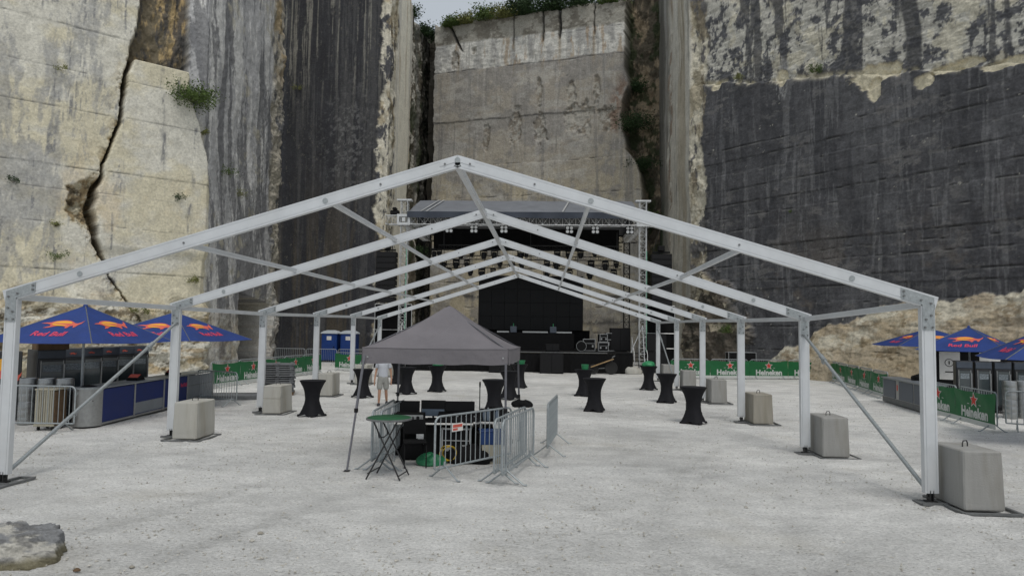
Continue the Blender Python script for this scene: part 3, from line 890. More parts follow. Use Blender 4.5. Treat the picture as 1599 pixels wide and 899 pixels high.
    sc = mixc(sc, np.array([.03, .07, .02]), .85 * np.exp(-((U - 2.3) / 1.2) ** 2) * sst(15, 11, V))
    col = mixc2(col, sc, S)
    disp = disp * (1 - .8 * S) + S * (.25 * (fbm(U * .5, V * .2, 3, 2) - .5) + .4 * np.exp(-((U - 6.8) / .9) ** 2) * (fbmh(U, V, 5, 2) - .6))
    # paler broken rock at the foot
    tal = lin(U, [(14, 0), (20.3, .3), (22, 1.5), (24.5, 2.7), (27.1, 3.6), (29.4, 4.35), (31.8, 4.3), (34.4, 4.75), (48, 6)]) + .9 * (fbmh(U * .8, U * 0 + 4, 6, 7) - .5)
    T = sst(-.03, .12, tal - V) * (1 - S)
    tc = mixc(base_col(np.array([.42, .355, .26]), U), np.array([.60, .56, .45]), .9 * sst(-2.2, -.9, V - tal + .8 * (fbmh(U * .8, V * 1.2, 5, 2) - .5)) * sst(.40, .52, fbmh(U * .8, V * 1.4, 6, 1)))
    tc = mixc(tc, np.array([.46, .37, .24]), .55 * sst(.49, .60, fbmh(U * .7, V * 1.5, 6, 5)))
    tc = mixc(tc, BROWN * .9, .6 * sst(.585, .65, fbmh(U * 1.5, V * 2.2, 6, 9)))
    col = mixc2(col, tc, T)
    disp += T * (.10 + .28 * np.clip(tal - V, 0, 4) + .42 * (fbmh(U * .6, V * 1.3, 6, 2) - .5))
    # fallen-in rock beside the corner
    rk = sst(0, .2, 1.05 - np.hypot((U - 17.2) / 2.6, (V - 2.2) / 3.9) + .9 * (fbmh(U * .8, V * .8, 6, 3) - .5)) * (1 - S)
    cell = np.round(fbm(U * .8, V * .8, 2, 8) * 7) / 7
    rc = mixc(base_col(np.array([.15, .13, .105]), U), np.array([.56, .50, .37]), .9 * sst(.51, .57, fbmh(U * .6, V * .7, 6, 4) + .05 * sst(2.5, 4.5, V)))
    rc = mixc(rc, np.array([.05, .05, .04]), .7 * sst(.54, .62, fbmh(U * 1.4, V * .9, 6, 6)))
    col = mixc2(col, rc, rk)
    disp += rk * (1.0 * cell + .8 * fbmh(U * 1.3, V * 1.3, 6, 2) - .5)
    disp += .07 * (fbmh(U * 1.6, V * 1.6, 6, 7) - .5) * (1 - S) + .2 * (fbm(U * .3, V * .3, 2, 1) - .5)
    return disp, col


W_LEFT = [(-33.67, 21.66), (-17.54, 36.94), (-19.14, 52.38)]
W_DARK = [(-21.17, 52.79), (-10.8, 51.68), (-10.87, 61.48), (-10.66, 69.5)]
W_BACK = [(-12.31, 66.22), (10.13, 59.78), (13.0, 58.96)]
W_RIGHT = [(11.6, 62.56), (11.23, 47.52), (23.08, 32.27), (31.41, 21.55)]
cliff("cliff_left", W_LEFT, ar((0, 11.5, .4), (11.5, 23, .045), (23, 37.74, .095)), ar((0, 20.5, .05), (20.5, 28, .12), (28, 40, 1)), fn_left)
cliff("cliff_dark", W_DARK, ar((0, 10.6, .06), (10.6, 28.25, .12)), ar((0, 31, .065), (31, 40, .35)), fn_dark,
      lambda u: lin(u, [(0, 38), (10.4, 37), (13, 33.5), (20, 31.6), (21, 31.2), (28, 32)]))
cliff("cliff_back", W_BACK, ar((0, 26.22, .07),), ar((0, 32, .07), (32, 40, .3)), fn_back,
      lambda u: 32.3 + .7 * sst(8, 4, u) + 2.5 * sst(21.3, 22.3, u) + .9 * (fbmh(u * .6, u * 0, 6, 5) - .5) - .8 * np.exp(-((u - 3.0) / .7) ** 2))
cliff("cliff_right", W_RIGHT, ar((0, 15, .16), (15, 35.2, .05), (35.2, 47.93, .3)), ar((0, 21, .05), (21, 27, .09), (27, 40, .8)), fn_right)
# ------------------------------------------------------------------ marquee frame: six portals of aluminium profile
def groove_prof(w, h):
    """rectangular section with two shallow keder grooves on each broad side; w across (side), h tall (up)"""
    a, b = w / 2, h / 2
    g, t = 0.008, 0.006
    y1, y2 = b - 0.028, b - 0.028 - g
    return [(-a, -b), (a, -b), (a, -y1), (a - t, -y1), (a - t, -y2), (a, -y2), (a, y2), (a - t, y2), (a - t, y1), (a, y1), (a, b), (-a, b),
            (-a, y1), (-a + t, y1), (-a + t, y2), (-a, y2), (-a, -y2), (-a + t, -y2), (-a + t, -y1), (-a, -y1)]


tent = thing("marquee_frame", "bare white aluminium marquee frame of six portals standing over the white ground", "marquee frame")
WX, HE, HR = 7.335, 3.12, 5.372
bolt_me = MB().lathe([(0.0001, -0.012), (0.017, -0.012), (0.017, 0.0), (0.009, 0.0), (0.009, 0.008), (0.0001, 0.008)], 8, axis='y').mesh("bolt")
bolt_me.materials.append(M['steelplate'])
cap_me = MB().lathe([(0.0001, -0.006), (0.045, -0.006), (0.04, 0.008), (0.0001, 0.008)], 12, axis='y').mesh("peg_cap")
cap_me.materials.append(M['galv'])
P1, P2 = [], []
for i, y in enumerate(FRAME_Y):
    zr = HR + DZ_P[i]
    for sgn, dz in ((-1, DZ_L[i]), (1, DZ_R[i])):
        ze = HE + dz
        e = Vector((sgn * (WX + 0.06), y, ze - 0.02)); p = Vector((0, y, zr))
        d = (p - e).normalized()
        n = Vector((-d.z * sgn, 0, d.x * sgn))
        if n.z < 0: n = -n
        # rafter: top edge runs from eave to ridge
        MB().ext(groove_prof(0.10, 0.20), e - n * 0.10, p - n * 0.10 + Vector((0, 0, 0)), n).build("rafter", M['alu'], tent)
        # post
        px = sgn * (WX - 0.10)
        MB().ext([(q, w) for w, q in groove_prof(0.10, 0.20)], (px, y, 0.16 + dz), (px, y, ze - 0.13), (0, 1, 0)).build("post", M['alu'], tent)
        # corner plates on both faces

        def zt(x):
            return e.z + (abs(e.x) - abs(x)) * (zr - e.z) / abs(e.x)
        xo, xi, xr = WX - 0.012, WX - 0.188, WX - 0.50
        poly = [(sgn * xo, ze - 0.52), (sgn * xi, ze - 0.52), (sgn * xi, zt(xi) - 0.19), (sgn * xr, zt(xr) - 0.19), (sgn * xr, zt(xr) - 0.025), (sgn * xo, zt(xo) - 0.03)]
        for fy in (-1, 1):
            pl = MB().prism(poly, y + fy * 0.053, y + fy * 0.061).build("corner_plate", M['galv'], tent)
            if fy < 0:
                for bx, bz in ((xo - .03, ze - .48), (xi + .03, ze - .48), (xo - .05, ze - .30), (xi + .05, ze - .36), (xo - .05, zt(xo) - .12), (xr + .04, zt(xr) - .08), (xr + .04, zt(xr) - .15), (xi - .02, zt(xi) - .12)):
                    link("bolt", bolt_me, pl, (sgn * bx, y - 0.067, bz))
        # peg caps and holes along the rafter
        for k, fr in enumerate((0.17, 0.29, 0.60, 0.83)):
            c = p.lerp(e, fr) - n * 0.10
            link("peg_cap" if k % 2 else "bolt", cap_me if k % 2 else bolt_me, tent, (c.x, y - 0.053, c.z))
        # foot: clevis, base plate and the ballast tray under the block
        foot = MB()
        foot.box(px - .03, y - .05, .03 + dz, px - .015, y + .05, .20 + dz).box(px + .015, y - .05, .03 + dz, px + .03, y + .05, .20 + dz)
        foot.tube((px - .05, y, .12 + dz), (px + .05, y, .12 + dz), .02, 8)
        foot.box(px - .07, y - .07, .022 + dz, px + .07, y + .07, .045 + dz)
        foot.build("foot_clevis", M['darksteel'], tent)
        bp = MB()
        bp.box(px - .19, y - .16, .002 + dz, px + .19, y + .16, .022 + dz, .004)
        bp.bar((px - .19, y - .13, .03 + dz), (px + .19, y - .13, .03 + dz), .03, .03)
        bx0, bx1 = (px + .18, px + .85) if sgn > 0 else (px + .16, px + .88)
        if sgn < 0 and i == 0: bx0, bx1 = px, px + .12
        for yy in (y - .62, y + .42):
            bp.bar((bx0 - .05, yy, .016 + dz), (bx1 + .08, yy, .016 + dz), .05, .03)
        bp.bar((bx0 - .05, y - .62, .018 + dz), (bx0 - .05, y + .42, .018 + dz), .05, .03)
        bp.bar((bx1 + .08, y - .62, .018 + dz), (bx1 + .08, y + .42, .018 + dz), .05, .03)
        bp.build("base_plate", M['steelplate'], tent)
    # ridge fitting
    MB().prism([(-.28, zr - .115), (-.02, zr - .03), (.02, zr - .03), (.28, zr - .115), (.28, zr - .19), (.03, zr - .115), (-.03, zr - .115), (-.28, zr - .19)], y - .058, y - .051).build("ridge_plate", M['alu'], tent)
    link("peg_cap", cap_me, tent, (0, y - 0.062, zr - 0.085))
    for bx in (-.2, .2):
        link("bolt", bolt_me, tent, (bx, y - .064, zr - 0.15))
# purlins, eave rails and ridge between the portals
for i in range(5):
    ya, yb = FRAME_Y[i], FRAME_Y[i + 1]
    for x in (-4.42, -2.07, 2.1, 4.5):
        def zc(j):
            dz = (DZ_R if x > 0 else DZ_L)[j]
            return HE + dz + (WX - abs(x)) * (HR + DZ_P[j] - HE - dz) / WX - 0.115
        MB().ext(groove_prof(0.055, 0.085), (x, ya + .05, zc(i)), (x, yb - .05, zc(i + 1))).build("purlin", M['alu'], tent)
    MB().ext(groove_prof(0.09, 0.10), (0, ya + .05, HR + DZ_P[i] - .16), (0, yb - .05, HR + DZ_P[i + 1] - .16)).build("ridge_purlin", M['alu'], tent)
    for sgn, DZ in ((-1, DZ_L), (1, DZ_R)):
        MB().ext(groove_prof(0.06, 0.10), (sgn * (WX - .08), ya + .05, HE + DZ[i] - .12), (sgn * (WX - .08), yb - .05, HE + DZ[i + 1] - .12)).build("eave_rail", M['alu'], tent)
# wind braces: galvanised tubes in the first and last bay
for sgn, DZ in ((-1, DZ_L), (1, DZ_R)):
    x = sgn * (WX - .10)
    for (ya, za), (yb, zb) in (((FRAME_Y[0] + .07, .17 + DZ[0]), (FRAME_Y[1] - .07, 2.62 + DZ[1])), ((FRAME_Y[4] + .07, .17 + DZ[4]), (FRAME_Y[5] - .07, 2.62 + DZ[5]))):
        a, b = Vector((x, ya, za)), Vector((x, yb, zb))
        MB().tube(a, b, .034, 10).build("wind_brace", M['galv'], tent, 40)
        t = a.lerp(b, .80); dd = (b - a).normalized()
        MB().tube(t - dd * .11, t + dd * .11, .05, 10).bar(t - dd * .05 + Vector((0, 0, -.07)), t + dd * .05 + Vector((0, 0, -.07)), .03, .08).build("brace_coupler", M['galv'], tent, 40)
        MB().tube(a - dd * .02, a + dd * .22, .022, 8).build("brace_eye", M['darksteel'], tent, 40)

# ------------------------------------------------------------------ concrete ballast blocks with lifting loops
def ballast(x0, x1, y0, y1, z, h, m, label):
    t = thing("ballast_block", label, "concrete block", ((x0 + x1) / 2, (y0 + y1) / 2, z), random.uniform(-.03, .03), "concrete ballast blocks at the marquee posts")
    a, b = (x1 - x0) / 2, (y1 - y0) / 2
    c = .018
    N = 14
    pts = []
    ring = [(-a, -b), (a, -b), (a, b), (-a, b)]
    m1 = MB()
    lev = [0.0, .02, .1, h * .3, h * .5, h * .7, h - .06, h - c, h]
    rr = []
    for k, zz in enumerate(lev):
        tp = 1 - .055 * zz / h
        ins = c if k in (0, len(lev) - 1) else 0
        row = []
        for (sx, sy) in ((-1, -1), (1, -1), (1, 1), (-1, 1)):
            hx, hy = a * tp - ins, b * tp - ins
            ch = .022
            cr = [(sx * hx, sy * (hy - ch)), (sx * (hx - ch), sy * hy)]
            if sx * sy > 0: pass
            else: cr.reverse()
            row += cr
        j = .004
        rr.append([(px + random.uniform(-j, j), py + random.uniform(-j, j), zz) for px, py in row])
    n = 8
    m1.add([p for r_ in rr for p in r_], [(i * n + k, i * n + (k + 1) % n, (i + 1) * n + (k + 1) % n, (i + 1) * n + k) for i in range(len(lev) - 1) for k in range(n)] + [tuple(range(n - 1, -1, -1)), tuple(range((len(lev) - 1) * n, len(lev) * n))])
    m1.build("concrete_body", m, t)
    s = .06
    MB().path([(-s, 0, h - .03), (-s, 0, h + .05), (-s + .02, 0, h + .085), (s - .02, 0, h + .085), (s, 0, h + .05), (s, 0, h - .03)], .009, 6).build("lifting_loop", M['darksteel'], t, 50, rot=(0, 0, .5))
    return t


RLAB = ["large grey concrete block beside the nearest post on the right edge", "plain grey concrete block at the second post of the right row",
        "brown-stained concrete block at the third post of the right row", "pale concrete block at the fourth right post, behind the bar table",
        "concrete block at the fifth right post in front of the green banner", "farthest concrete block of the right row beside the stage"]
LLAB = [None, "cream concrete block beside the blue bar counter on the left", "pale two-course concrete block in front of the stacked floor panels",
        "white concrete block behind the leftmost bar table", "pale concrete block in front of the blue toilets", "farthest concrete block of the left row, mostly behind the grey canopy"]
for i, y in enumerate(FRAME_Y):
    ballast(WX + .085, WX + .66, y - .53, y + .36, .033 + DZ_R[i], .84, M['concrete_dirty'] if i in (2,) else M['concrete'], RLAB[i])
    if LLAB[i]:
        b = ballast(-6.98, -6.42, y - .48, y + .46, .033 + DZ_L[i], .82, M['concrete_pale'], LLAB[i])
        if i == 2:
            MB().box(-.263, -.463, .44, .263, .463, .452).build("casting_joint", M['concrete_dirty'], b)

# ------------------------------------------------------------------ bar tables in black stretch covers
def table_mesh(seed):
    rg = np.random.default_rng(seed)
    n, m = 48, 22
    rows = []
    for k in range(m):
        t = k / (m - 1)
        for_r = 0.375 * (1 - t) ** 0 
        # waisted profile: wide top, narrow waist, four feet
        rt = .375; rw = .205; rb = .40
        if t < .5:
            s = t / .5; prof = rt + (rw - rt) * (1 - (1 - s) ** 2.0)
        else:
            s = (t - .5) / .5; prof = rw + (rb - rw) * s ** 1.75
        row = []
        for j in range(n):
            a = 2 * math.pi * j / n
            foot = max(0.0, .5 + .5 * math.cos(4 * a))
            r = prof * (1 - .30 * max(0.0, (t - .5) / .5) ** 1.3 * (1 - foot) ** 1.2) + .004 * rg.standard_normal()
            z = 1.02 * (1 - t)
            if t > .8:
                z += .075 * ((t - .8) / .2) ** 2 * (1 - foot ** .6)
            row.append((r * math.cos(a), r * math.sin(a), z))
        rows.append(row)
    mb = MB()
    mb.add([p for r_ in rows for p in r_], [(i * n + k, (i + 1) * n + k, (i + 1) * n + (k + 1) % n, i * n + (k + 1) % n) for i in range(m - 1) for k in range(n)])
    mb.f.append(tuple(range((m - 1) * n, m * n)))
    return mb


cover_me = table_mesh(1).mesh("stretch_cover", 60); cover_me.materials.append(M['stretch'])
top_me = MB().lathe([(.0001, 1.018), (.36, 1.018), (.372, 1.024), (.380, 1.032), (.372, 1.040), (.35, 1.042), (.0001, 1.040)], 40).mesh("table_top", 50); top_me.materials.append(M['stretch'])
foot_me = MB().lathe([(.0001, 0), (.035, 0), (.035, .03), (.02, .06), (.0001, .06)], 10).mesh("foot_pocket"); foot_me.materials.append(M['black'])
TABLES = [
    (-5.36, 20.01, .3, "black waisted bar table nearest the left row of posts, standing clear"), (-5.3, 25.39, .1, "black bar table behind the front left leg of the grey canopy"),
    (-5.27, 31.38, .7, "black bar table just behind the person in the white shirt"), (-3.99, 27.0, .2, "black bar table behind the left monitor on the sound desk"),
    (-2.98, 28.25, .5, "black bar table with green tray seen through the middle of the canopy"), (-0.11, 21.2, .4, "black bar table directly behind the front right canopy leg"),
    (0.12, 25.69, .15, "black bar table between the two right canopy legs, middle one of three in line"), (0.31, 30.83, .6, "farthest of the three bar tables in line beyond the right canopy legs"),
    (2.99, 27.49, .25, "black bar table with a green tub on top near the handcart"), (3.04, 22.54, .55, "black bar table standing alone in the middle right of the open ground"),
    (6.0, 30.71, .1, "black bar table with a heaped green cloth beside the stage tower"), (5.89, 25.61, .35, "black bar table in front of the far right posts, middle of the right row"),
    (5.7, 20.16, .2, "nearest black bar table on the right, in front of the fourth post"), (-13.8, 50.6, .4, "distant black bar table in front of the blue portable toilets"),
]
tb0 = None
for x, y, a, lab in TABLES:
    if tb0 is None:
        t = thing("bar_table", lab, "bar table", (x, y, G1(x, y)), a, "black covered bar tables")
        link("stretch_cover", cover_me, t); link("table_top", top_me, t)
        for k in range(4):
            link("foot_pocket", foot_me, t, (.385 * math.cos(k * math.pi / 2), .385 * math.sin(k * math.pi / 2), 0))
        tb0 = t
    else:
        copy_tree(tb0, (x, y, G1(x, y)), a, lab)

# things standing on the tables
def tub(x, y, z, r, h, m, name, label):
    t = thing(name, label, "tub", (x, y, z))
    MB().lathe([(.0001, 0), (r * .85, 0), (r, h), (r * .93, h), (r * .8, .02), (.0001, .02)], 20).build("tub_body", m, t, 40)
    MB().lathe([(r * .98, h - .02), (r * 1.06, h - .015), (r * 1.06, h + .004), (r * .98, h + .002)], 20).build("rim", m, t, 40)


tub(3.02, 27.47, 1.045, .15, .19, M['greenplastic'], "green_tub", "small green plastic tub on the bar table near the handcart")
tub(-2.95, 28.2, 1.045, .22, .05, M['greenplastic'], "green_tray", "shallow round green tray on the table seen through the canopy")
tub(0.36, 30.8, 1.045, .20, .16, M['greenplastic'], "green_basin", "green basin on the far table behind the right canopy legs")


def blob(rx, ry, rz, seed, amp=.3, n=28, m=16, flat=True):
    th = np.linspace(0, 2 * np.pi, n, endpoint=False); ph = np.linspace(0, np.pi, m)
    T, F = np.meshgrid(th, ph)
    k = 1 + amp * (fbm(np.cos(T) * 1.5 + 5 + seed, np.sin(T) * np.sin(F) * 1.5 + F * 1.3 + seed * 2.1, 4, seed) - .5) * 2
    X = rx * np.sin(F) * np.cos(T) * k; Y = ry * np.sin(F) * np.sin(T) * k; Z = rz * np.cos(F) * k
    if flat: Z = np.maximum(Z, -rz * .35)
    mb = MB()
    mb.v = np.stack([X, Y, Z - Z.min()], -1).reshape(-1, 3).tolist()
    mb.f = [(i * n + j, (i + 1) * n + j, (i + 1) * n + (j + 1) % n, i * n + (j + 1) % n) for i in range(m - 1) for j in range(n)]
    return mb


tag(blob(.30, .26, .17, 4, .35).build("green_cloth", M['greenplastic'], None, 60, (6.0, 30.7, 1.04)), "heap of green cloth lying on the bar table beside the stage tower", "cloth")
tag(blob(.55, .40, .36, 8, .3).build("fallen_rock", M['concrete_pale'], None, 40, (6.75, 42.2, 0)), "pale lump of rock lying at the foot of the right stage tower", "rock")

# ------------------------------------------------------------------ steel crowd barriers
BL = 2.1
def rr_loop(x0, x1, z0, z1, r, k=4):
    pts = []
    for cx_, cz_, a0 in ((x1 - r, z1 - r, 0), (x0 + r, z1 - r, 90), (x0 + r, z0 + .03, 180), (x1 - r, z0 + .03, 270)):
        rad = r if a0 < 180 else .03
        cxx = cx_ if a0 < 180 else (x0 + .03 if a0 == 180 else x1 - .03)
        for q in range(k + 1):
            a = R(a0 + 90 * q / k)
            pts.append((cxx + rad * math.cos(a), 0, cz_ + rad * math.sin(a)))
    return pts


fr_me = MB().path(rr_loop(-BL / 2, BL / 2, .20, 1.08, .12), .019, 8, True).mesh("frame", 60); fr_me.materials.append(M['galv_dull'])
pk_me = MB().tube((0, 0, .20), (0, 0, 1.08), .0085, 6).mesh("upright_bar", 60); pk_me.materials.append(M['galv_dull'])
leg_me = MB().path([(0, .36, .012), (0, .30, .014), (0, .02, .225), (0, -.02, .225), (0, -.30, .014), (0, -.36, .012)], .016, 6).tube((0, 0, .2), (0, 0, .30), .02, 6).mesh("leg", 60); leg_me.materials.append(M['galv_dull'])
hook_me = MB().path([(0, 0, .88), (.03, 0, .88), (.055, 0, .90), (.055, 0, .96)], .008, 5).mesh("hook", 60); hook_me.materials.append(M['galv_dull'])
BAR0 = None
def barrier(x, y, a, label, group, lean=0.0, z=None):
    global BAR0
    zz = G1(x, y) if z is None else z
    if BAR0 is None:
        t = thing("crowd_barrier", label, "barrier", (x, y, zz), a, group)
        link("frame", fr_me, t)
        for k in range(15):
            link("upright_bar", pk_me, t, (-BL / 2 + BL * (k + 1) / 16, 0, 0))
        for sx in (-.80, .80):
            link("leg", leg_me, t, (sx, 0, 0))
        for zz_ in (0, -.5):
            link("hook", hook_me, t, (BL / 2, 0, zz_))
        BAR0 = t
        return t
    t = copy_tree(BAR0, (x, y, zz), a, label)
    t["group"] = group
    if lean: t.rotation_euler = (lean, 0, a)
    return t


def barrier_seg(p, q, label, group, z=None):
    a = math.atan2(q[1] - p[1], q[0] - p[0])
    return barrier((p[0] + q[0]) / 2, (p[1] + q[1]) / 2, a, label, group, z=z)


gF = "steel barriers around the sound desk"
barrier_seg((-.42, 11.75), (.78, 13.45), "steel barrier with a small paper sign, in front of the sound desk", gF)
barrier_seg((.74, 11.42), (1.22, 13.47), "nearest steel barrier of the pack standing at the right of the sound desk", gF)
barrier_seg((.60, 11.55), (1.06, 13.60), "inner steel barrier of the pack at the right of the sound desk", gF)
barrier_seg((1.49, 14.1), (1.72, 16.2), "steel barrier seen edge-on standing alone right of the sound desk", gF)
barrier_seg((-1.66, 12.35), (-1.72, 14.45), "outer of two edge-on steel barriers left of the sound desk", gF)
barrier_seg((-1.50, 12.3), (-1.50, 14.4), "inner of two edge-on steel barriers left of the sound desk", gF)
gB = "steel barriers by the bars"
barrier_seg((-11.85, 16.0), (-9.78, 16.05), "steel barrier in front of the kegs and the cream bin at the left bar", gB)
barrier_seg((-10.3, 22.9), (-8.45, 21.85), "dark steel barrier past the end of the left bar counter", gB)
barrier_seg((14.15, 19.75), (15.9, 18.7), "steel barrier at the right edge next to the green banner", gB)
gC = "steel barriers under the dark cliff"
for k in range(3):
    barrier_seg((-16.9 + 2.2 * k, 46.2 - .1 * k), (-14.8 + 2.2 * k, 46.1 - .1 * k), ["steel barrier by the dark adit at the foot of the left cliff", "steel barrier above the left green banners, second from the adit", "steel barrier above the left green banners, nearest the toilets"][k], gC)
sg = thing("paper_sign", "small red and white paper sign tied to the front barrier", "sign", (-.10, 12.2 - .03, .86), math.atan2(1.7, 1.2))
MB().box(-.14, -.004, -.07, .14, .004, .07).build("sheet", M['paper'], sg)
MB().box(-.12, -.008, .0, .12, -.005, .05).box(-.12, -.008, -.05, .0, -.005, -.015).build("red_print", M['redpaper'], sg)

# ------------------------------------------------------------------ printed lettering
def text_mesh(body, size, bold=0.0, ext=0.0, shear=0.0):
    cu = bpy.data.curves.new("lettering", 'FONT')
    cu.body = body; cu.size = size; cu.offset = bold; cu.extrude = ext; cu.shear = shear
    cu.align_x = 'CENTER'; cu.resolution_u = 3
    o = bpy.data.objects.new("lettering", cu)
    COL.objects.link(o)
    dg = bpy.context.evaluated_depsgraph_get()
    me = bpy.data.meshes.new_from_object(o.evaluated_get(dg))
    bpy.data.objects.remove(o); bpy.data.curves.remove(cu)
    v = np.zeros(len(me.vertices) * 3); me.vertices.foreach_get("co", v)
    v = v.reshape(-1, 3)
    f = [tuple(p.vertices) for p in me.polygons]
    bpy.data.meshes.remove(me)
    return v, f


TXT_H = text_mesh("Heineken", .40, .016)
TXT_R = text_mesh("Red Bull", .34, .010)


def star_pts(r, r2):
    return [((r if k % 2 == 0 else r2) * math.sin(k * math.pi / 5), (r if k % 2 == 0 else r2) * math.cos(k * math.pi / 5)) for k in range(10)]


def banner(p, q, label, group, zb=.06, h=.98, seed=0, nlogo=1, skirt=.13):
    """vinyl banner tied to the front of a barrier; hangs in soft folds between p and q (seen from its -y side)"""
    p = np.array(p, float); q = np.array(q, float)
    L = np.hypot(*(q - p)); a = math.atan2(q[1] - p[1], q[0] - p[0])
    t = thing("banner", label, "banner", (p[0], p[1], zb + G1(*p)), a, group)

    def off(x, z):
        return .03 * (fbm(x * 1.6 + seed * 3.1, z * 1.1 + seed, 3, seed % 7) - .5) * 2 + .018 * np.sin(x * 5 + z * 7 + seed) * (z / h)

    def top(x):
        return h - .035 * np.abs(np.sin(math.pi * x / L * 2 + seed)) - .05 * np.sin(math.pi * np.clip(x / L, 0, 1))
    xs = np.linspace(0, L - .012, 44); zs = np.linspace(0, 1, 14)
    X, S = np.meshgrid(xs, zs)
    Z = skirt + S * (top(X) - skirt)
    g = solidify(np.stack([X, -.05 + off(X, Z), Z], -1), -.004)
    g.build("vinyl", M['green'], t, 50)
    Z2 = S * skirt
    solidify(np.stack([X, -.052 + off(X, Z2), Z2], -1), -.004).build("white_edge", M['white'], t, 50)
    for k in range(nlogo):
        cx_ = L * (k + .5) / nlogo
        sc = min(1.0, L / nlogo / 2.1)

        def put(v, f, name, m, dx, dz, lift):
            v = np.asarray(v, float)
            x = cx_ + dx + v[:, 0] * sc; z = dz + v[:, 1] * sc
            mb = MB(); mb.v = np.stack([x, -.05 + off(x, z) - lift, z], -1).tolist(); mb.f = [tuple(ff) for ff in f]
            mb.build(name, m, t)
        put(TXT_H[0], TXT_H[1], "lettering", M['white'], 0, skirt + .055, .009)
        sz = h * .70
        o = [(0, 0)] + star_pts(.24, .105); fan = [(0, k_ + 1, (k_ + 1) % 10 + 1) for k_ in range(10)]
        put(o, fan, "star_outline", M['white'], 0, sz, .009)
        put([(0, 0)] + star_pts(.185, .08), fan, "star", M['starred'], 0, sz, .014)
        put([(-.36, -.008), (-.25, -.008), (-.25, .008), (-.36, .008), (.25, -.008), (.36, -.008), (.36, .008), (.25, .008)], [(0, 1, 2, 3), (4, 5, 6, 7)], "star_rule", M['white'], 0, sz - .12, .009)
    return t


gl = "green banners along the left edge"
for k in range(5):
    a = np.array([-12.15, 27.6]); b = np.array([-11.15, 38.3]); p = a + (b - a) * k / 5; q = a + (b - a) * (k + 1) / 5
    ordn = ["nearest green banner of the left run, beside the adit rubble", "second green banner of the left run", "third green banner of the left run, above the stacked floor panels", "fourth green banner of the left run", "farthest green banner of the left run"][k]
    banner(p, q, ordn, gl, seed=k)
    barrier_seg(p + np.array([-.03, 0]), q + np.array([-.03, 0]), ordn.replace("green banner", "barrier carrying a green banner"), "barriers behind the green banners")
banner((-11.0, 40.6), (-9.0, 39.7), "short green banner standing in front of the blue toilets", gl, seed=9)
barrier_seg((-11.0, 40.64), (-9.0, 39.74), "barrier behind the short green banner near the toilets", "barriers behind the green banners")
gr = "green banners along the right edge"
for k in range(4):
    a = np.array([8.35, 38.5]); b = np.array([17.3, 39.9]); p = a + (b - a) * k / 4; q = a + (b - a) * (k + 1) / 4
    ordn = ["green banner nearest the stage in the far right run", "second green banner from the stage in the far right run", "third green banner from the stage in the far right run", "last green banner before the corner of the far right run"][k]
    banner(p, q, ordn, gr, seed=20 + k)
    barrier_seg(p + np.array([0, .03]), q + np.array([0, .03]), ordn.replace("green banner", "barrier under the green banner"), "barriers behind the green banners")
for k in range(5):
    a = np.array([17.35, 39.7]); b = np.array([15.1, 28.3]); p = a + (b - a) * k / 5; q = a + (b - a) * (k + 1) / 5
    ordn = ["green banner just after the far right corner", "second green banner after the far right corner", "middle green banner of the run towards the right bar", "fourth green banner towards the right bar", "green banner touching the end of the right bar counter"][k]
    banner(p, q, ordn, gr, seed=30 + k)
    barrier_seg(p + np.array([.03, 0]), q + np.array([.03, 0]), ordn.replace("green banner", "barrier behind green banner"), "barriers behind the green banners")
for k in range(2):
    a = np.array([14.0, 23.6]); b = np.array([13.46, 19.05]); p = a + (b - a) * k / 2; q = a + (b - a) * (k + 1) / 2
    ordn = ["green banner between the right bar counter and the nearest post", "nearest green banner, at the right edge in front of the kegs"][k]
    banner(p, q, ordn, gr, seed=40 + k, zb=.10, h=.96)
    barrier_seg(p + np.array([.03, 0]), q + np.array([.03, 0]), ordn.replace("green banner", "barrier behind green banner"), "barriers behind the green banners")
